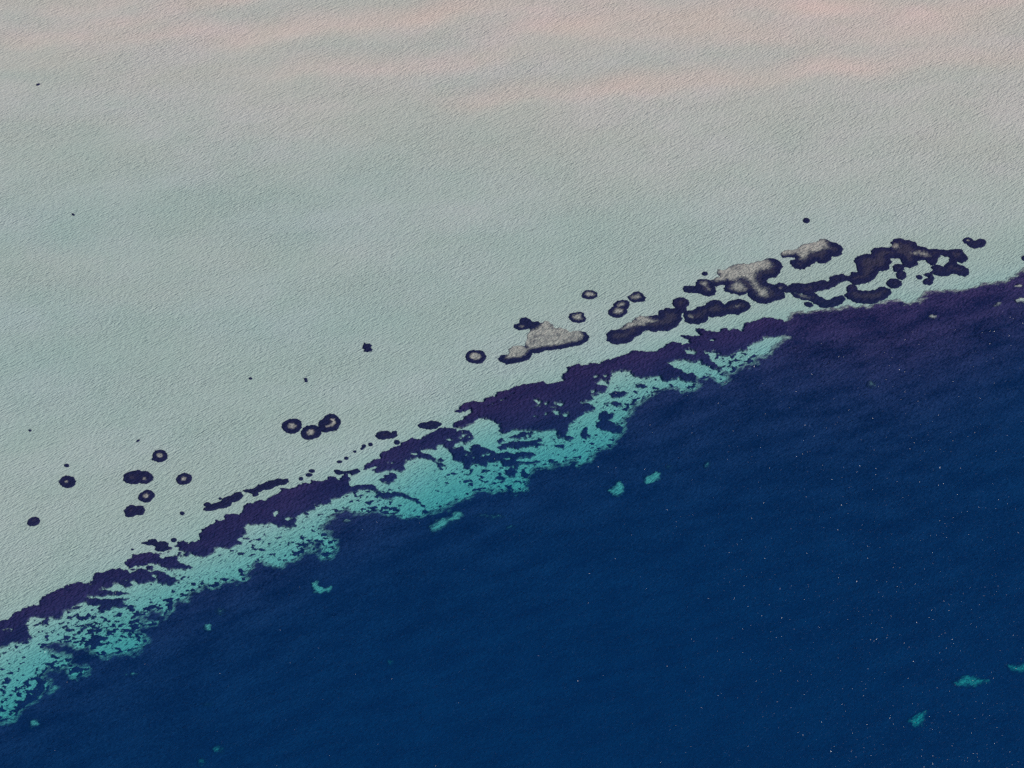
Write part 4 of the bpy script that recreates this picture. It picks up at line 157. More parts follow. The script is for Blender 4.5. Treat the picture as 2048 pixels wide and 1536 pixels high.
MEADOW = [(-156.67,-118.92),(-142.05,-116.04),(-136.21,-114.61),(-134.67,-114.82),(-131.49,-114.1),(-130.51,-112.07),(-129.03,-110.01),(-126.01,-107.87),(-125.02,-105.82),(-122.07,-104.82),(-123.83,-103.18),(-125.19,-102.67),(-125.27,-100.1),(-123.97,-98.3),(-122.28,-99.36),(-120.59,-98.41),(-119.27,-98.63),(-118.58,-100.04),(-117.11,-101.42),(-114.68,-100.16),(-114.09,-98.68),(-117.2,-98.68),(-119.09,-98.05),(-118.83,-96.01),(-120.74,-95.25),(-123.11,-94.95),(-124.74,-94.32),(-126.43,-93.26),(-126.25,-92.67),(-123.57,-91.36),(-119.95,-91.16),(-118.29,-91.94),(-115.9,-92.39),(-114.77,-90.88),(-112.18,-90.75),(-113.5,-92.85),(-111.84,-93.64),(-110.92,-94.77),(-107.84,-94.34),(-105.31,-93.66),(-101.5,-92.63),(-100.32,-91.41),(-99.17,-89.89),(-100.08,-88.75),(-102.03,-87.66),(-102.42,-86.5),(-100.97,-85.27),(-97.61,-84.53),(-102.4,-84.16),(-102.65,-81.81),(-100.57,-81.42),(-99.17,-79.59),(-96.41,-80.64),(-95.27,-81.48),(-93.83,-79.93),(-93.49,-77.84),(-89.86,-76.78),(-89.47,-75.27),(-85.75,-72.28),(-84.74,-71.62),(-82.79,-72.43),(-81.22,-72.05),(-80.76,-71.13),(-77.59,-70.36),(-74.39,-70.04),(-73.69,-68.65),(-75.68,-67.23),(-72.77,-66.47),(-72.61,-64.93),(-70.56,-63.29),(-68.86,-64.43),(-66.91,-65.24),(-64.75,-65.12),(-61.06,-63.38),(-59.3,-61.12),(-56.13,-59.37),(-55.89,-58.74),(-57.07,-57.25),(-55.2,-56.51),(-59.74,-61.32),(-57.9,-60.28),(-56.05,-59.23),(-56.44,-57.08),(-54.25,-57.25),(-53.36,-58.44),(-53.01,-59.97),(-53.18,-61.83),(-50.51,-60.74),(-49.52,-58.81),(-49.9,-56.66),(-51.63,-54.89),(-54.45,-53.5),(-54.79,-52.25),(-53.22,-50.88),(-51.1,-49.15),(-51.19,-47.55),(-49.58,-46.49),(-46.84,-45.84),(-44.86,-46.84),(-41.0,-46.26),(-38.25,-45.75),(-36.01,-46.24),(-33.23,-46.06),(-30.96,-47.52),(-27.92,-47.01),(-25.98,-46.9),(-24.62,-45.54),(-21.58,-44.4),(-19.36,-43.32),(-16.04,-41.2),(-13.25,-40.09),(-10.64,-37.48),(-8.39,-36.73),(-5.85,-37.63),(-3.31,-36.88),(-1.05,-36.47),(0.64,-37.42),(3.47,-36.67),(4.04,-33.96),(4.91,-31.24),(6.34,-29.16),(8.91,-28.74),(11.48,-28.67),(13.21,-27.26),(16.07,-26.83),(18.96,-25.39),(19.77,-27.77),(21.21,-27.05),(23.57,-24.24),(24.77,-22.13),(28.82,-21.03),(30.64,-18.21),(32.45,-15.73),(32.86,-11.87),(34.66,-10.41),(35.06,-7.23),(35.4,-7.77),(36.33,-6.33),(37.86,-4.5),(40.56,-2.99),(42.06,-2.22),(42.72,-0.41),(45.41,0.4),(48.39,1.22),(51.27,-0.14),(54.24,0.3),(56.09,1.79),(55.11,2.86),(55.66,4.69),(57.71,4.37),(60.44,5.53),(61.54,4.09),(63.53,2.85),(64.94,4.15),(64.04,6.34),(63.21,7.24),(66.44,6.75),(67.68,7.5),(70.21,9.77),(73.84,10.57),(74.33,13.19),(77.64,13.61),(79.28,15.51),(80.77,17.22),(81.53,19.14),(84.49,20.48),(82.62,21.47),(78.84,23.0),(78.87,27.17),(82.17,26.79),(85.28,27.82),(86.75,30.66),(88.62,31.28),(91.34,31.1),(95.39,32.14),(99.08,32.57),(102.13,32.66),(104.71,34.03),(106.47,33.42),(112.02,33.98),(115.7,35.63),(117.28,36.05),(121.92,36.49),(123.25,34.96),(126.73,35.9),(128.53,37.98),(129.7,39.86),(131.64,40.58),(136.25,40.63),(140.84,40.5),(145.02,41.79),(148.67,43.5),(150.58,43.94),(155.35,44.83),(157.09,46.1),(159.15,47.38),(160.55,48.33),(162.31,50.03),(173.78,53.12),(199.85,58.93),(208.19,38.55),(229.98,-175.94),(-2.83,-206.71),(-207.43,-184.55)]

# ---------------------------------------------------------------- terrain
def perlin(x, y, seed=0):
    x = np.asarray(x, float); y = np.asarray(y, float)
    xi = np.floor(x).astype(np.int64); yi = np.floor(y).astype(np.int64)
    xf = x - xi; yf = y - yi
    def g(ix, iy):
        h = (ix * 374761393 + iy * 668265263 + seed * 1442695041) & 0xffffffff
        h = ((h ^ (h >> 13)) * 1274126177) & 0xffffffff
        h = h ^ (h >> 16)
        a = (h & 0xffff) / 65536.0 * 2 * math.pi
        return np.cos(a), np.sin(a)
    u = xf * xf * xf * (xf * (xf * 6 - 15) + 10); v = yf * yf * yf * (yf * (yf * 6 - 15) + 10)
    def d(ix, iy, fx, fy):
        a, b = g(ix, iy); return a * fx + b * fy
    n00 = d(xi, yi, xf, yf); n10 = d(xi + 1, yi, xf - 1, yf)
    n01 = d(xi, yi + 1, xf, yf - 1); n11 = d(xi + 1, yi + 1, xf - 1, yf - 1)
    a = n00 + u * (n10 - n00); b = n01 + u * (n11 - n01)
    return (a + v * (b - a)) * 1.5

def fbm(x, y, seed=0, oct=4, gain=0.5):
    s = 0.0; a = 1.0
    for k in range(oct):
        s = s + a * perlin(x * 2 ** k, y * 2 ** k, seed + 17 * k); a *= gain
    return s

def shelf_distance(x, y):
    """metres seaward (positive) of the edge where the sand flat drops away"""
    ye = np.interp(x, EDGE_X, EDGE_Y)
    return (ye - y) * 0.86

_ks = np.array([-4000, -420, -300, -200, -120, -60, -15, 0, 8, 16, 26, 45, 80, 140, 260, 4000], float)
_kd = np.array([1.02, 1.02, 1.02, 1.02, 1.02, 1.04, 1.08, 1.22, 1.85, 3.1, 4.8, 7.0, 9.5, 12.5, 17.0, 45.0])
_st = np.arange(-600, 700, 1.0)
_dt = np.interp(_st, _ks, _kd)
_kern = np.exp(-0.5 * (np.arange(-24, 25) / 6.0) ** 2); _kern /= _kern.sum()
_dt = np.convolve(np.pad(_dt, 24, mode='edge'), _kern, mode='valid')

def depth(x, y):
    x = np.asarray(x, float); y = np.asarray(y, float)
    s = shelf_distance(x, y)
    s = s + 9.0 * perlin(x / 70.0, y / 70.0, 5) * np.clip((s + 5) / 40, 0, 1)
    s = np.where(s > 0, s * (1 - 0.38 * np.clip((x - 25) / 90, 0, 1)), s)   # the slope is gentler at the right
    d = np.interp(s, _st, _dt)
    d = np.where(s > 699, np.interp(s, _ks, _kd), d)
    d = d * np.interp(y + 9 * perlin(x / 120.0, y / 50.0, 8) + 0.09 * x, [20, 60, 95, 130, 190, 420, 4000], [1, 0.93, 0.72, 0.52, 0.36, 0.22, 0.12])
    sh = np.clip((-s - 10) / 80.0, 0, 1)
    far = np.clip((-s - 120) / 90.0, 0, 1)
    d = d * (1 + sh * 0.12 * fbm(x / 85.0, y / 34.0, 11, 3))
    d = d + far * 0.05 * fbm(x / 60.0 - y / 300.0, y / 11.0 + x / 120.0, 23, 3)
    for (x0, y0, x1, y1, w, h) in BARS:                     # long low sand bars near the top of the flat
        dx, dy = x1 - x0, y1 - y0; L = math.hypot(dx, dy); ux, uy = dx / L, dy / L
        t = (x - x0) * ux + (y - y0) * uy; n = -(x - x0) * uy + (y - y0) * ux
        n = n + 5.5 * perlin(t / 32.0, y * 0 + h * 31, 3)
        along = np.clip(np.minimum(t, L - t) / (0.32 * L) + 0.35, 0, 1); along = along * along * (3 - 2 * along)
        nn = np.where(n > 0, n / (w * 1.8), n / (w * 0.8))
        d = d + 1.05 * h * along * (0.45 * np.exp(-((n - 2.6 * w) / (1.4 * w)) ** 2) - np.exp(-nn * nn))
    return np.maximum(d, 0.03)

# ---------------------------------------------------------------- helpers
def tag(o, label=None, cat=None, group=None, kind=None):
    if label: o['label'] = label
    if cat: o['category'] = cat
    if group: o['group'] = group
    if kind: o['kind'] = kind
    return o

def grid_sdf(polys, xs, ys, cell, reach=5.0):
    """signed distance (negative inside) to the union of closed polygons, clipped to +-reach"""
    ny, nx = len(ys), len(xs); out = np.full((ny, nx), reach)
    x0, y0 = xs[0], ys[0]
    for poly in polys:
        P = np.array(poly, float); Q = np.roll(P, -1, axis=0)
        dist = np.full((ny, nx), reach); flip = np.zeros((ny, nx + 1), np.int32)
        for (ax, ay), (bx, by) in zip(P, Q):
            i0 = max(0, int((min(ax, bx) - reach - x0) / cell)); i1 = min(nx, int((max(ax, bx) + reach - x0) / cell) + 2)
            j0 = max(0, int((min(ay, by) - reach - y0) / cell)); j1 = min(ny, int((max(ay, by) + reach - y0) / cell) + 2)
            if i1 > i0 and j1 > j0:
                X = xs[i0:i1][None, :]; Y = ys[j0:j1][:, None]
                dx, dy = bx - ax, by - ay; L2 = dx * dx + dy * dy + 1e-9
                t = np.clip(((X - ax) * dx + (Y - ay) * dy) / L2, 0, 1)
                d = np.hypot(X - ax - t * dx, Y - ay - t * dy)
                dist[j0:j1, i0:i1] = np.minimum(dist[j0:j1, i0:i1], d)
            if ay != by:
                lo, hi = min(ay, by), max(ay, by)
                rows = np.nonzero((ys >= lo) & (ys < hi))[0]
                if len(rows):
                    xc = ax + (ys[rows] - ay) / (by - ay) * (bx - ax)
                    ci = np.clip(np.ceil((xc - x0) / cell).astype(int), 0, nx)
                    np.add.at(flip, (rows, ci), 1)
        inside = (np.cumsum(flip, axis=1)[:, :nx] % 2) == 1
        out = np.minimum(out, np.where(inside, -dist, dist))
    return out

_TRI = {  # corners 0..3 counter-clockwise from lower left, edges 4..7 (01, 12, 23, 30)
    1: [(0, 4, 7)], 2: [(4, 1, 5)], 4: [(5, 2, 6)], 8: [(7, 6, 3)],
    3: [(0, 1, 5), (0, 5, 7)], 6: [(4, 1, 2), (4, 2, 6)], 12: [(7, 5, 2), (7, 2, 3)], 9: [(0, 4, 6), (0, 6, 3)],
    5: [(0, 4, 7), (5, 2, 6)], 10: [(4, 1, 5), (7, 6, 3)],
    7: [(0, 1, 2), (0, 2, 6), (0, 6, 7)], 14: [(4, 1, 2), (4, 2, 3), (4, 3, 7)],
    13: [(0, 4, 5), (0, 5, 2), (0, 2, 3)], 11: [(0, 1, 5), (0, 5, 6), (0, 6, 3)], 15: [(0, 1, 2), (0, 2, 3)]}

def contour(f, xs, ys):
    """triangles of the region f < 0; returns x, y, f-at-vertex, triangle indices"""
    ny, nx = f.shape
    ins = f < 0
    code = ins[:-1, :-1] * 1 + ins[:-1, 1:] * 2 + ins[1:, 1:] * 4 + ins[1:, :-1] * 8
    NX = nx * ny
    def corner(j, i): return j * nx + i
    tris = []
    for k, T in _TRI.items():
        J, I = np.nonzero(code == k)
        if not len(J): continue
        ids = {0: corner(J, I), 1: corner(J, I + 1), 2: corner(J + 1, I + 1), 3: corner(J + 1, I),
               4: NX + corner(J, I), 6: NX + corner(J + 1, I), 7: 2 * NX + corner(J, I), 5: 2 * NX + corner(J, I + 1)}
        for t in T: tris.append(np.stack([ids[t[0]], ids[t[1]], ids[t[2]]], 1))
    if not tris: return None
    tris = np.concatenate(tris)
    used, inv = np.unique(tris, return_inverse=True); tris = inv.reshape(-1, 3)
    kind = used // NX; base = used % NX; j = base // nx; i = base % nx
    X = xs[i].astype(float); Y = ys[j].astype(float); F = f[j, i].copy()
    h = kind == 1
    if h.any():
        a = f[j[h], i[h]]; b = f[j[h], i[h] + 1]; t = np.clip(a / (a - b), 0.02, 0.98)
        X[h] = xs[i[h]] + t * (xs[i[h] + 1] - xs[i[h]]); F[h] = 0
    v = kind == 2
    if v.any():
        a = f[j[v], i[v]]; b = f[j[v] + 1, i[v]]; t = np.clip(a / (a - b), 0.02, 0.98)
        Y[v] = ys[j[v]] + t * (ys[j[v] + 1] - ys[j[v]]); F[v] = 0
    return X, Y, F, tris

def mesh_object(name, X, Y, Z, faces, mat, parent=None, origin=(0, 0, 0), attr=None, smooth=True):
    me = bpy.data.meshes.new(name)
    n = len(X); co = np.empty((n, 3)); co[:, 0] = X - origin[0]; co[:, 1] = Y - origin[1]; co[:, 2] = Z - origin[2]
    k = faces.shape[1]
    me.vertices.add(n); me.vertices.foreach_set('co', co.ravel())
    me.loops.add(faces.size); me.loops.foreach_set('vertex_index', faces.ravel().astype(np.int32))
    me.polygons.add(len(faces)); me.polygons.foreach_set('loop_start', np.arange(0, faces.size, k, dtype=np.int32))
    me.update(calc_edges=True)
    me.polygons.foreach_set('use_smooth', np.full(len(faces), smooth))
    if attr:
        for an, av in attr.items():
            me.attributes.new(an, 'FLOAT', 'POINT').data.foreach_set('value', np.asarray(av, np.float32))
    me.materials.append(mat); me.validate()
    o = bpy.data.objects.new(name, me); col.objects.link(o)
    o.location = origin if parent is None else (0, 0, 0)
    if parent is not None: o.parent = parent
    return o

def axes(polys, pad, cell):
    A = np.concatenate([np.array(p, float) for p in polys])
    x0, y0 = A.min(0) - pad; x1, y1 = A.max(0) + pad
    return np.arange(x0, x1 + cell, cell), np.arange(y0, y1 + cell, cell)

def smooth(t):
    t = np.clip(t, 0, 1); return t * t * (3 - 2 * t)

def base_of(polys):
    A = np.concatenate([np.array(p, float) for p in polys]); c = 0.5 * (A.min(0) + A.max(0))
    return (float(c[0]), float(c[1]), float(-depth(c[0], c[1])))

def canopy(X, Y, F, height, width=0.6, rough=0.16, seed=1):
    """top of a grass stand: rises from the sand at its rim, tufted on top"""
    rise = smooth(-F / width)
    tuft = fbm(X / 0.9, Y / 0.9, seed, 3)
    return -depth(X, Y) - 0.06 + (height + 0.06) * rise + rough * rise * tuft

# ---------------------------------------------------------------- materials
def material(name):
    m = bpy.data.materials.new(name); m.use_nodes = True
    nt = m.node_tree; nt.nodes.clear()
    return m, nt, nt.nodes, nt.links

def position(nt, rot=0.0, scale=(1, 1, 1)):
    g = nt.nodes.new('ShaderNodeNewGeometry'); mp = nt.nodes.new('ShaderNodeMapping'); mp.vector_type = 'TEXTURE'
    mp.inputs['Rotation'].default_value = (0, 0, R(rot)); mp.inputs['Scale'].default_value = scale
    nt.links.new(g.outputs['Position'], mp.inputs['Vector']); return mp.outputs[0]

def noise(nt, vec, scale, detail=3.0, rough=0.5, dist=0.0):
    n = nt.nodes.new('ShaderNodeTexNoise'); n.inputs['Scale'].default_value = scale
    n.inputs['Detail'].default_value = detail; n.inputs['Roughness'].default_value = rough
    n.inputs['Distortion'].default_value = dist
    nt.links.new(vec, n.inputs['Vector']); return n.outputs['Fac']

def math_node(nt, op, a, b=None, c=None, clamp=False):
    n = nt.nodes.new('ShaderNodeMath'); n.operation = op; n.use_clamp = clamp
    for i, v in enumerate((a, b, c)):
        if v is None: continue
        if isinstance(v, (int, float)): n.inputs[i].default_value = v
        else: nt.links.new(v, n.inputs[i])
    return n.outputs[0]

def mix_color(nt, fac, a, b):
    n = nt.nodes.new('ShaderNodeMix'); n.data_type = 'RGBA'; n.clamp_factor = True
    if isinstance(fac, (int, float)): n.inputs[0].default_value = fac
    else: nt.links.new(fac, n.inputs[0])
    for s, v in ((6, a), (7, b)):
        if isinstance(v, tuple): n.inputs[s].default_value = (*v, 1)
        else: nt.links.new(v, n.inputs[s])
    return n.outputs[2]

def ramp(nt, v, lo, hi):
    n = nt.nodes.new('ShaderNodeMapRange'); n.interpolation_type = 'SMOOTHSTEP'
    n.inputs[1].default_value = lo; n.inputs[2].default_value = hi
    nt.links.new(v, n.inputs[0]); return n.outputs[0]

def ripple_height(nt, amount=1.0):
    """rippled relief: small crossing ripples whose crests run towards the upper right"""
    a = noise(nt, position(nt, 41, (1.25, 0.44, 1)), 1.0, 2.0, 0.5, 0.45)
    b = noise(nt, position(nt, 34, (3.4, 0.60, 1)), 1.0, 2.0, 0.5, 0.45)
    c = noise(nt, position(nt, 60, (0.5, 0.4, 1)), 1.0, 1.0, 0.5)
    ridge = math_node(nt, 'SUBTRACT', 1.0, math_node(nt, 'ABSOLUTE', math_node(nt, 'MULTIPLY_ADD', b, 4.0, -2.0)))
    s = math_node(nt, 'ADD', math_node(nt, 'MULTIPLY', a, 0.85), math_node(nt, 'MULTIPLY', b, 0.6))
    s = math_node(nt, 'ADD', s, math_node(nt, 'MULTIPLY', ridge, 0.14))
    s = math_node(nt, 'ADD', s, math_node(nt, 'MULTIPLY', c, 0.22))
    gust = noise(nt, position(nt, 20, (40, 16, 1)), 1.0, 3.0, 0.6)       # calmer and choppier patches
    return math_node(nt, 'MULTIPLY', math_node(nt, 'SUBTRACT', s, 0.95), math_node(nt, 'MULTIPLY_ADD', gust, 1.2 * amount, 0.4 * amount))

def finish(nt, color, rough, height=None, strength=1.0, spec=0.0):
    p = nt.nodes.new('ShaderNodeBsdfPrincipled'); o = nt.nodes.new('ShaderNodeOutputMaterial')
    if isinstance(color, tuple): p.inputs['Base Color'].default_value = (*color, 1)
    else: nt.links.new(color, p.inputs['Base Color'])
    p.inputs['Roughness'].default_value = rough; p.inputs['Specular IOR Level'].default_value = spec
    if height is not None:
        b = nt.nodes.new('ShaderNodeBump'); b.inputs['Strength'].default_value = strength; b.inputs['Distance'].default_value = 1.0
        nt.links.new(height, b.inputs['Height']); nt.links.new(b.outputs[0], p.inputs['Normal'])
    nt.links.new(p.outputs[0], o.inputs['Surface'])

SAND_A, SAND_B, SAND_C = (0.57, 0.436, 0.384), (0.62, 0.455, 0.42), (0.53, 0.432, 0.374)
GRASS_A, GRASS_B = (0.050, 0.025, 0.088), (0.020, 0.014, 0.058)
PALE_A, PALE_B = (0.62, 0.405, 0.35), (0.20, 0.135, 0.135)

def sand_material():
    m, nt, N, L = material('rippled sand')
    big = noise(nt, position(nt, 8, (60, 22, 1)), 1.0, 4.0, 0.55)
    mid = noise(nt, position(nt), 0.06, 5.0, 0.6)
    c = mix_color(nt, ramp(nt, big, 0.35, 0.7), SAND_A, SAND_B)
    c = mix_color(nt, math_node(nt, 'MULTIPLY', ramp(nt, mid, 0.35, 0.75), 0.6), c, SAND_C)
    fine = noise(nt, position(nt), 3.0, 2.0, 0.6)
    c = mix_color(nt, math_node(nt, 'MULTIPLY', fine, 0.12), c, (0.33, 0.28, 0.25))
    finish(nt, c, 0.95, ripple_height(nt, 0.52), 1.0)
    return m

def thin_and_blur(nt, grass, sand):
    """sparser shoots, and underwater blur put into the colour, at the edge of a stand: attribute 'cover' 1 = closed stand, 0 = bare sand"""
    at = nt.nodes.new('ShaderNodeAttribute'); at.attribute_name = 'cover'
    n = noise(nt, position(nt, 25, (1.6, 0.8, 1)), 1.0, 4.0, 0.65)
    v = math_node(nt, 'ADD', at.outputs['Fac'], math_node(nt, 'MULTIPLY_ADD', n, 1.2, -0.6))
    return mix_color(nt, ramp(nt, v, 0.08, 0.8), sand, grass)

def grass_material(name, a, b, thin=None, heart=None):
    m, nt, N, L = material(name)
    big = noise(nt, position(nt, 24, (17, 6, 1)), 1.0, 4.0, 0.62)
    fine = noise(nt, position(nt), 1.6, 3.0, 0.6)
    f = math_node(nt, 'ADD', math_node(nt, 'MULTIPLY', big, 0.8), math_node(nt, 'MULTIPLY', fine, 0.7))
    c = mix_color(nt, ramp(nt, f, 0.52, 1.0), b, a)
    if heart:                                   # older, browner growth in the middle of a patch
        at = nt.nodes.new('ShaderNodeAttribute'); at.attribute_name = 'inner'
        v = math_node(nt, 'ADD', at.outputs['Fac'], math_node(nt, 'MULTIPLY_ADD', noise(nt, position(nt), 0.8, 4.0, 0.65), 1.8, -0.95))
        c = mix_color(nt, ramp(nt, v, 0.2, 1.0), c, heart)
    if thin: c = thin_and_blur(nt, c, thin)
    finish(nt, c, 0.9, ripple_height(nt, 0.7), 1.0)
    return m

def pale_material():
    """thin, sand-choked grass: pale and mottled, thickening into dark blades towards its rim"""
    m, nt, N, L = material('sparse silted seagrass')
    at = N.new('ShaderNodeAttribute'); at.attribute_name = 'openness'
    n1 = noise(nt, position(nt), 0.55, 4.0, 0.6); n2 = noise(nt, position(nt), 1.9, 3.0, 0.7)
    mott = math_node(nt, 'ADD', math_node(nt, 'MULTIPLY', n1, 0.9), math_node(nt, 'MULTIPLY', n2, 0.9))
    op = math_node(nt, 'ADD', at.outputs['Fac'], math_node(nt, 'MULTIPLY_ADD', mott, 2.2, -2.08))
    c = mix_color(nt, ramp(nt, op, -0.1, 0.5), (0.030, 0.020, 0.056), PALE_B)
    c = mix_color(nt, ramp(nt, op, 0.35, 1.15), c, PALE_A)
    c = mix_color(nt, math_node(nt, 'MULTIPLY', ramp(nt, n2, 0.48, 0.62), 0.6), c, (0.13, 0.09, 0.09))
    finish(nt, c, 0.95, ripple_height(nt, 0.52), 1.0)
    return m

def water_volume():
    m, nt, N, L = material('sea water')
    ab = N.new('ShaderNodeVolumeAbsorption'); s = N.new('ShaderNodeVolumeScatter'); add = N.new('ShaderNodeAddShader')
    A = (0.205, 0.044, 0.031); S = (0.0015, 0.0066, 0.0206)
    ab.inputs['Density'].default_value = 1.0; ab.inputs['Color'].default_value = (1 - A[0], 1 - A[1], 1 - A[2], 1)
    s.inputs['Density'].default_value = 1.0; s.inputs['Color'].default_value = (*S, 1)
    o = N.new('ShaderNodeOutputMaterial')
    L.new(ab.outputs[0], add.inputs[0]); L.new(s.outputs[0], add.inputs[1]); L.new(add.outputs[0], o.inputs['Volume'])
    return m

def crest_material():
    m, nt, N, L = material('clear wave crest')
    fr = N.new('ShaderNodeFresnel'); fr.inputs['IOR'].default_value = 1.333
    gl = N.new('ShaderNodeBsdfGlossy'); gl.inputs['Roughness'].default_value = 0.19
    tr = N.new('ShaderNodeBsdfTransparent'); mx = N.new('ShaderNodeMixShader'); o = N.new('ShaderNodeOutputMaterial')
    L.new(fr.outputs[0], mx.inputs[0]); L.new(tr.outputs[0], mx.inputs[1]); L.new(gl.outputs[0], mx.inputs[2]); L.new(mx.outputs[0], o.inputs['Surface'])
    return m

M_SAND = sand_material()
M_BED = grass_material('shallow seagrass', GRASS_A, GRASS_B, SAND_A)
M_MEADOW = grass_material('deep seagrass', (0.080, 0.036, 0.110), (0.010, 0.009, 0.044), SAND_A)  # the fringe mixed towards sand paints the soft blur of deep water
M_CLEARING = grass_material('sand blurred into seagrass colour', (0.040, 0.022, 0.065), (0.030, 0.020, 0.055), SAND_A)  # grass tint over the sand paints edges softened and dimmed by water
M_PATCH = grass_material('dense patch seagrass', (0.027, 0.018, 0.056), (0.017, 0.013, 0.044), None, (0.056, 0.035, 0.060))
M_PALE = pale_material()

# ---------------------------------------------------------------- sea bed: one sheet, fine where the camera looks, reaching the horizon
def spread(lo, hi, step, far):
    inner = np.arange(lo, hi + step, step); out = []; s = step; v = hi + step
    while v < far: s *= 1.35; v += s; out.append(v)
    out = np.array(out); return np.concatenate([(lo + hi) - out[::-1], inner, out]) if len(out) else inner
gx = spread(-230, 230, 1.6, 3600); gy = spread(-190, 240, 1.6, 3600)
GX, GY = np.meshgrid(gx, gy)
idx = np.arange(GX.size).reshape(GX.shape)
quads = np.stack([idx[:-1, :-1], idx[:-1, 1:], idx[1:, 1:], idx[1:, :-1]], -1).reshape(-1, 4)
seabed = mesh_object('seabed', GX.ravel(), GY.ravel(), -depth(GX, GY).ravel(), quads, M_SAND)
tag(seabed, 'pale rippled sand flat falling away into deep water', 'sand', kind='structure')

# ---------------------------------------------------------------- water body (a volume from sea level down)
w = 4200.0
bx = np.array([-w, w, w, -w] * 2); by = np.array([-w, -w, w, w] * 2); bz = np.array([-60.0] * 4 + [0.0] * 4)
fc = np.array([(0, 3, 2, 1), (4, 5, 6, 7), (0, 1, 5, 4), (1, 2, 6, 5), (2, 3, 7, 6), (3, 0, 4, 7)])
tag(mesh_object('water', bx, by, bz, fc, water_volume(), smooth=False), 'clear blue sea water covering the whole bay', 'water', kind='structure')

# ---------------------------------------------------------------- deep meadow: one uncountable mass
cell = 0.42
xs = np.arange(-232, 226, cell); ys = np.arange(-176, 80, cell)
sd_meadow = grid_sdf([MEADOW], xs, ys, cell, 7.0)
MX, MY = np.meshgrid(xs, ys)
f = sd_meadow + 0.8 * fbm((MX + 0.5 * MY) / 3.0, (MY - 0.3 * MX) / 1.7, 41, 4, 0.65)
f = f + 0.9 * np.maximum(0, perlin(MX / 9, MY / 6, 43)) * np.clip((60 - MX) / 60, 0, 1) - 1.0
res = contour(f, xs, ys)
X, Y, F, T = res
Z = canopy(X, Y, F, 0.50, 1.8, 0.16, 9) + 0.12 * smooth(-F / 4) * fbm(X / 7, Y / 4, 77, 3)
tag(mesh_object('seagrass_meadow', X, Y, Z, T, M_MEADOW, None, (0, 0, 0), {'cover': np.clip(-F / 3.0, 0, 1)}), 'dark seagrass meadow filling the deep lower right of the view', 'seagrass', kind='stuff')

# ---------------------------------------------------------------- sand clearings in the meadow
for k, d in enumerate(CLEARINGS):
    xs, ys = axes(d['add'], 2.0, 0.25); CX, CY_ = np.meshgrid(xs, ys)
    f = grid_sdf(d['add'], xs, ys, 0.25) - (1.0 if 'teal' in d['label'] else 0.45) + 0.40 * fbm(CX / 1.6, CY_ / 1.2, 300 + k, 4, 0.65)
    res = contour(f, xs, ys)
    if res is None: continue
    X, Y, F, T = res
    b = base_of(d['add'])
    d['soft'] = 3.0 if 'faint' in d['label'] else 2.1 if 'dim' in d['label'] else 2.3 if 'teal' in d['label'] else 1.4
    Z = -depth(X, Y) + 0.25 + 0.62 * smooth(-F / 0.6) + 0.05 * fbm(X / 1.2, Y / 1.2, 60 + k, 2)
    o = mesh_object('sand_clearing', X, Y, Z, T, M_CLEARING, None, b, {'cover': 1 - np.clip(-F / d.get('soft', 1.3), 0, 1)})
    tag(o, d['label'], 'sand', 'sand clearings in the deep meadow')

# ---------------------------------------------------------------- shallow seagrass beds along the edge
bed_sd = []
for k, d in enumerate(BEDS):
    cell = 0.2 if k < 6 else 0.15
    xs, ys = axes(d['add'], 2.0, cell); BX, BY = np.meshgrid(xs, ys)
    f = grid_sdf(d['add'], xs, ys, cell)
    if d['holes']: f = np.maximum(f, -(grid_sdf(d['holes'], xs, ys, cell) + 0.1))
    shore = np.abs(perlin(BX / 1.7, BY / 1.7, 500 + k)) - 0.28
    sea = fbm(BX / 1.5 + BY / 5, BY / 1.1, 600 + k, 4, 0.6)
    wsea = np.clip((shelf_distance(BX, BY) - 2) / 8, 0, 1)
    f = f + (0.55 * shore + 0.32 * fbm(BX / 0.8, BY / 0.8, 650 + k, 3, 0.6)) * (1 - 0.5 * wsea) + 0.42 * sea * wsea - 0.22
    res = contour(f, xs, ys)
    if res is None: continue
    X, Y, F, T = res
    b = base_of(d['add'])
    o = mesh_object('seagrass_bed', X, Y, canopy(X, Y, F, 0.75 if k == 4 else 0.50, 0.6, 0.16, 700 + k), T, M_BED, None, b,
                    {'cover': np.clip(0.42 - F / np.where(shelf_distance(X, Y) > 4, 1.3, 0.4) + np.where(shelf_distance(X, Y) > 4, 0.0, 0.3), 0, 1)})
    tag(o, d['label'], 'seagrass', 'seagrass beds along the edge of the sand')

# ---------------------------------------------------------------- countless tufts strewn over the turquoise sand
cell = 0.16
xs = np.arange(-175, 75, cell); ys = np.arange(-125, 30, cell)
TX, TY = np.meshgrid(xs, ys)
s = shelf_distance(TX, TY)
near = grid_sdf([MEADOW], xs, ys, cell, 9.0)
n = fbm((TX + 0.5 * TY) / 2.2, (TY - 0.3 * TX) / 1.2, 91, 4, 0.62) + 0.55 * perlin(TX / 15, TY / 9, 92) + np.clip((-88 - TX) / 20, 0, 1) * (0.28 + 0.55 * perlin((TX + 0.5 * TY) / 5.0, (TY - 0.3 * TX) / 2.6, 93))
thr = 0.85 - 0.35 * np.clip(1 - near / 9.0, 0, 1) - 0.5 * np.clip(1 - near / 2.2, 0, 1) + 0.5 * np.clip((3 - s) / 4, 0, 1) - 0.10 * np.clip((-60 - TX) / 60, 0, 1)
f = (thr - n) * 1.3
f = np.where((s < 1.5) | (near < -0.8) | (s > 45), 1.0, f)
res = contour(f, xs, ys)
X, Y, F, T = res
tag(mesh_object('seagrass_tufts', X, Y, canopy(X, Y, F * 1.5, 0.35, 0.5, 0.08, 95), T, M_BED, None, (0, 0, 0), {'cover': np.clip(0.45 - F * 1.5, 0, 1)}), 'countless small seagrass tufts scattered over the turquoise sand', 'seagrass', kind='stuff')

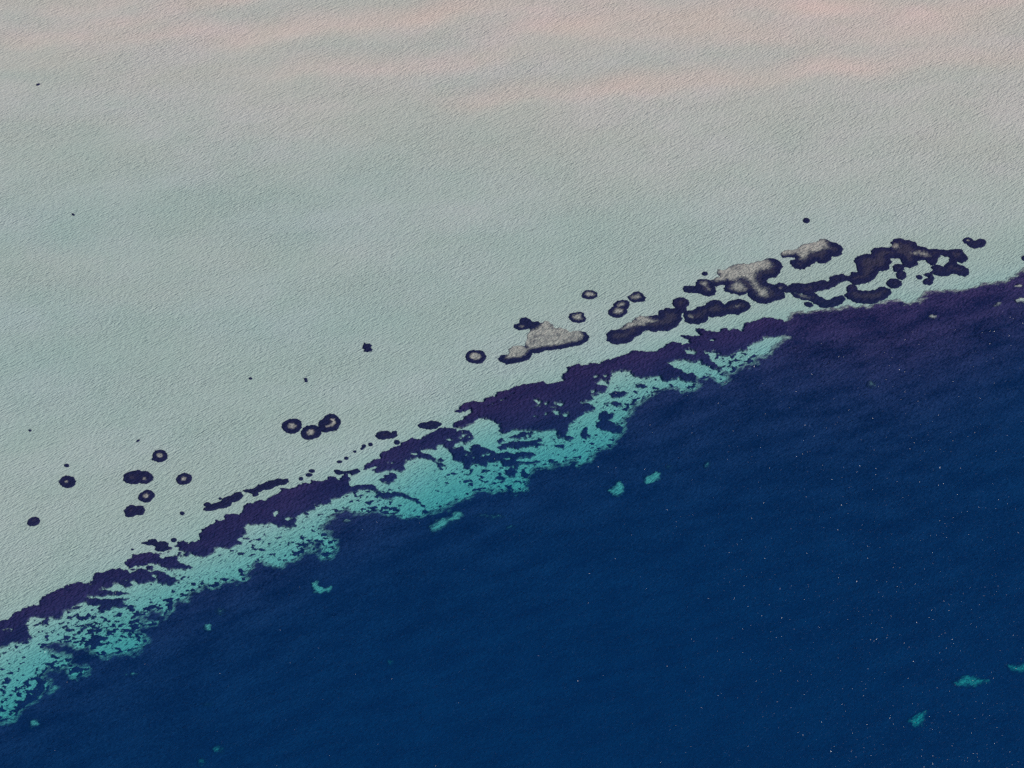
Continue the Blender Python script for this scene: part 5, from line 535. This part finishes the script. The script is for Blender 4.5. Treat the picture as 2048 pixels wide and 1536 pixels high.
# ---------------------------------------------------------------- rings and patches on the flat
for k, d in enumerate(PATCHES):
    A = np.concatenate([np.array(p) for p in d['add']]); size = float(np.ptp(A, axis=0).max())
    cell = 0.06 if size < 1.5 else 0.10 if size < 9 else 0.15
    xs, ys = axes(d['add'], 1.2, cell); PX, PY = np.meshgrid(xs, ys)
    f = grid_sdf(d['add'], xs, ys, cell)
    q = min(1.0, size / 5.0)
    f = f + q * (0.30 * (np.abs(perlin(PX / 1.5, PY / 1.5, 900 + k)) - 0.22) + 0.10 * fbm(PX / 0.6, PY / 0.6, 950 + k, 2)) - (0.12 + 0.26 * q)
    if size > 11: f = f + 0.75 * (np.abs(perlin(PX / 2.7, PY / 2.7, 970 + k)) - 0.27)       # big patches grow as many round lobes
    b = base_of(d['add'])
    if not d['pale']:
        X, Y, F, T = contour(f, xs, ys)
        o = mesh_object(d['name'], X, Y, canopy(X, Y, F, d['h'] * 0.75 * (0.5 + 0.5 * q), min(0.6, size * 0.2), 0.10 * q, 1000 + k), T, M_PATCH, None, b, {'inner': np.clip((-F - 0.7) / 2.2, 0, 1)})
        tag(o, d['label'], d['cat'], d['group']); continue
    root = bpy.data.objects.new(d['name'], None); col.objects.link(root); root.location = b; root.empty_display_size = 1.0
    tag(root, d['label'], d['cat'], d['group'])
    wob = q * 0.16 * fbm(PX / 0.9, PY / 0.9, 1100 + k, 3, 0.6)
    ps = [grid_sdf([pp], xs, ys, cell) + wob for pp in d['pale']]
    p = np.minimum.reduce(ps)
    rr = contour(np.maximum(f, -p), xs, ys)
    def top(X, Y):
        i = np.clip((X - xs[0]) / cell, 0, len(xs) - 1.001); j = np.clip((Y - ys[0]) / cell, 0, len(ys) - 1.001)
        i0 = i.astype(int); j0 = j.astype(int); u = i - i0; v = j - j0
        def bil(G): return (G[j0, i0] * (1 - u) + G[j0, i0 + 1] * u) * (1 - v) + (G[j0 + 1, i0] * (1 - u) + G[j0 + 1, i0 + 1] * u) * v
        fo, po = bil(f), bil(p)
        hollow = smooth(-po / 0.8)
        return canopy(X, Y, fo, 0.5 * d['h'] * (1 - 0.35 * hollow), 0.45, 0.09, 1200 + k), fo, po
    X, Y, F, T = rr; Z, fo, po = top(X, Y)
    mesh_object('grass_rim', X, Y, Z, T, M_PATCH, root, b, {'inner': np.clip((-fo - 0.9) / 2.2, 0, 1)})
    for pi in ps:
        rc = contour(np.maximum(f, pi), xs, ys)
        if rc is None: continue
        X, Y, F, T = rc; Z, fo, po = top(X, Y)
        mesh_object('pale_centre', X, Y, Z, T, M_PALE, root, b, {'openness': np.clip(-po / (d['soft'] * 2.0), 0, 1)})

# ---------------------------------------------------------------- small steep wave crests that catch the sun and sky
rng = np.random.default_rng(5)
n_deep, n_flat = 200000, 2500
qx = rng.uniform(-215, 215, 1500000); qy = rng.uniform(-165, 225, 1500000); qs = shelf_distance(qx, qy)
glint_density = 0.04 + 0.96 * smooth((qx - 15) / 105)                      # facets set denser at right so the sun glints gather there
keep = (qs > 12) & (rng.uniform(0, 1, len(qx)) < glint_density)
n_soft = 42000                                                     # low, longer wavelets all over the deep water
pick = np.concatenate([np.nonzero(keep)[0][:n_deep], np.nonzero(qs <= 12)[0][:n_flat], np.nonzero(qs > 12)[0][-n_soft:]])
cx, cy = qx[pick], qy[pick]; NC = len(pick)
soft = np.arange(NC) >= NC - n_soft
ang = R(40) + rng.normal(0, 0.4, NC)
ln = np.where(soft, rng.uniform(0.4, 1.1, NC), rng.uniform(0.04, 0.12, NC) * rng.choice([1, 1, 1, 1, 1, 1, 1, 2.6], NC))
wd = np.where(soft, rng.uniform(0.12, 0.28, NC), rng.uniform(0.03, 0.055, NC))
t_along = np.tan(R(1) * rng.normal(0, 1, NC) * np.where(soft, 6, 21)); t_cross = np.tan(R(1) * rng.normal(0, 1, NC) * np.where(soft, 4, 8)); wa = R(-48)
sx = t_along * math.cos(wa) - t_cross * math.sin(wa); sy = t_along * math.sin(wa) + t_cross * math.cos(wa)
ca, sa = np.cos(ang), np.sin(ang)
pts = []
for v in (-0.5, 0, 0.5):
    for u in (-0.5, 0.5):
        px = u * ln * ca - v * wd * sa; py = u * ln * sa + v * wd * ca
        pz = -(sx * px + sy * py) + (0.03 * wd / 0.2 if v == 0 else 0) * 0.25
        pts.append(np.stack([cx + px, cy + py, 0.12 + pz], 1))
P = np.stack(pts, 1).reshape(-1, 3)
o6 = np.arange(NC)[:, None] * 6
qf = np.concatenate([o6 + np.array([[0, 1, 3, 2]]), o6 + np.array([[2, 3, 5, 4]])])
tag(mesh_object('wave_crests', P[:, 0], P[:, 1], P[:, 2], qf, crest_material()), 'tiny glinting wave crests scattered over the water surface', 'waves', kind='stuff')
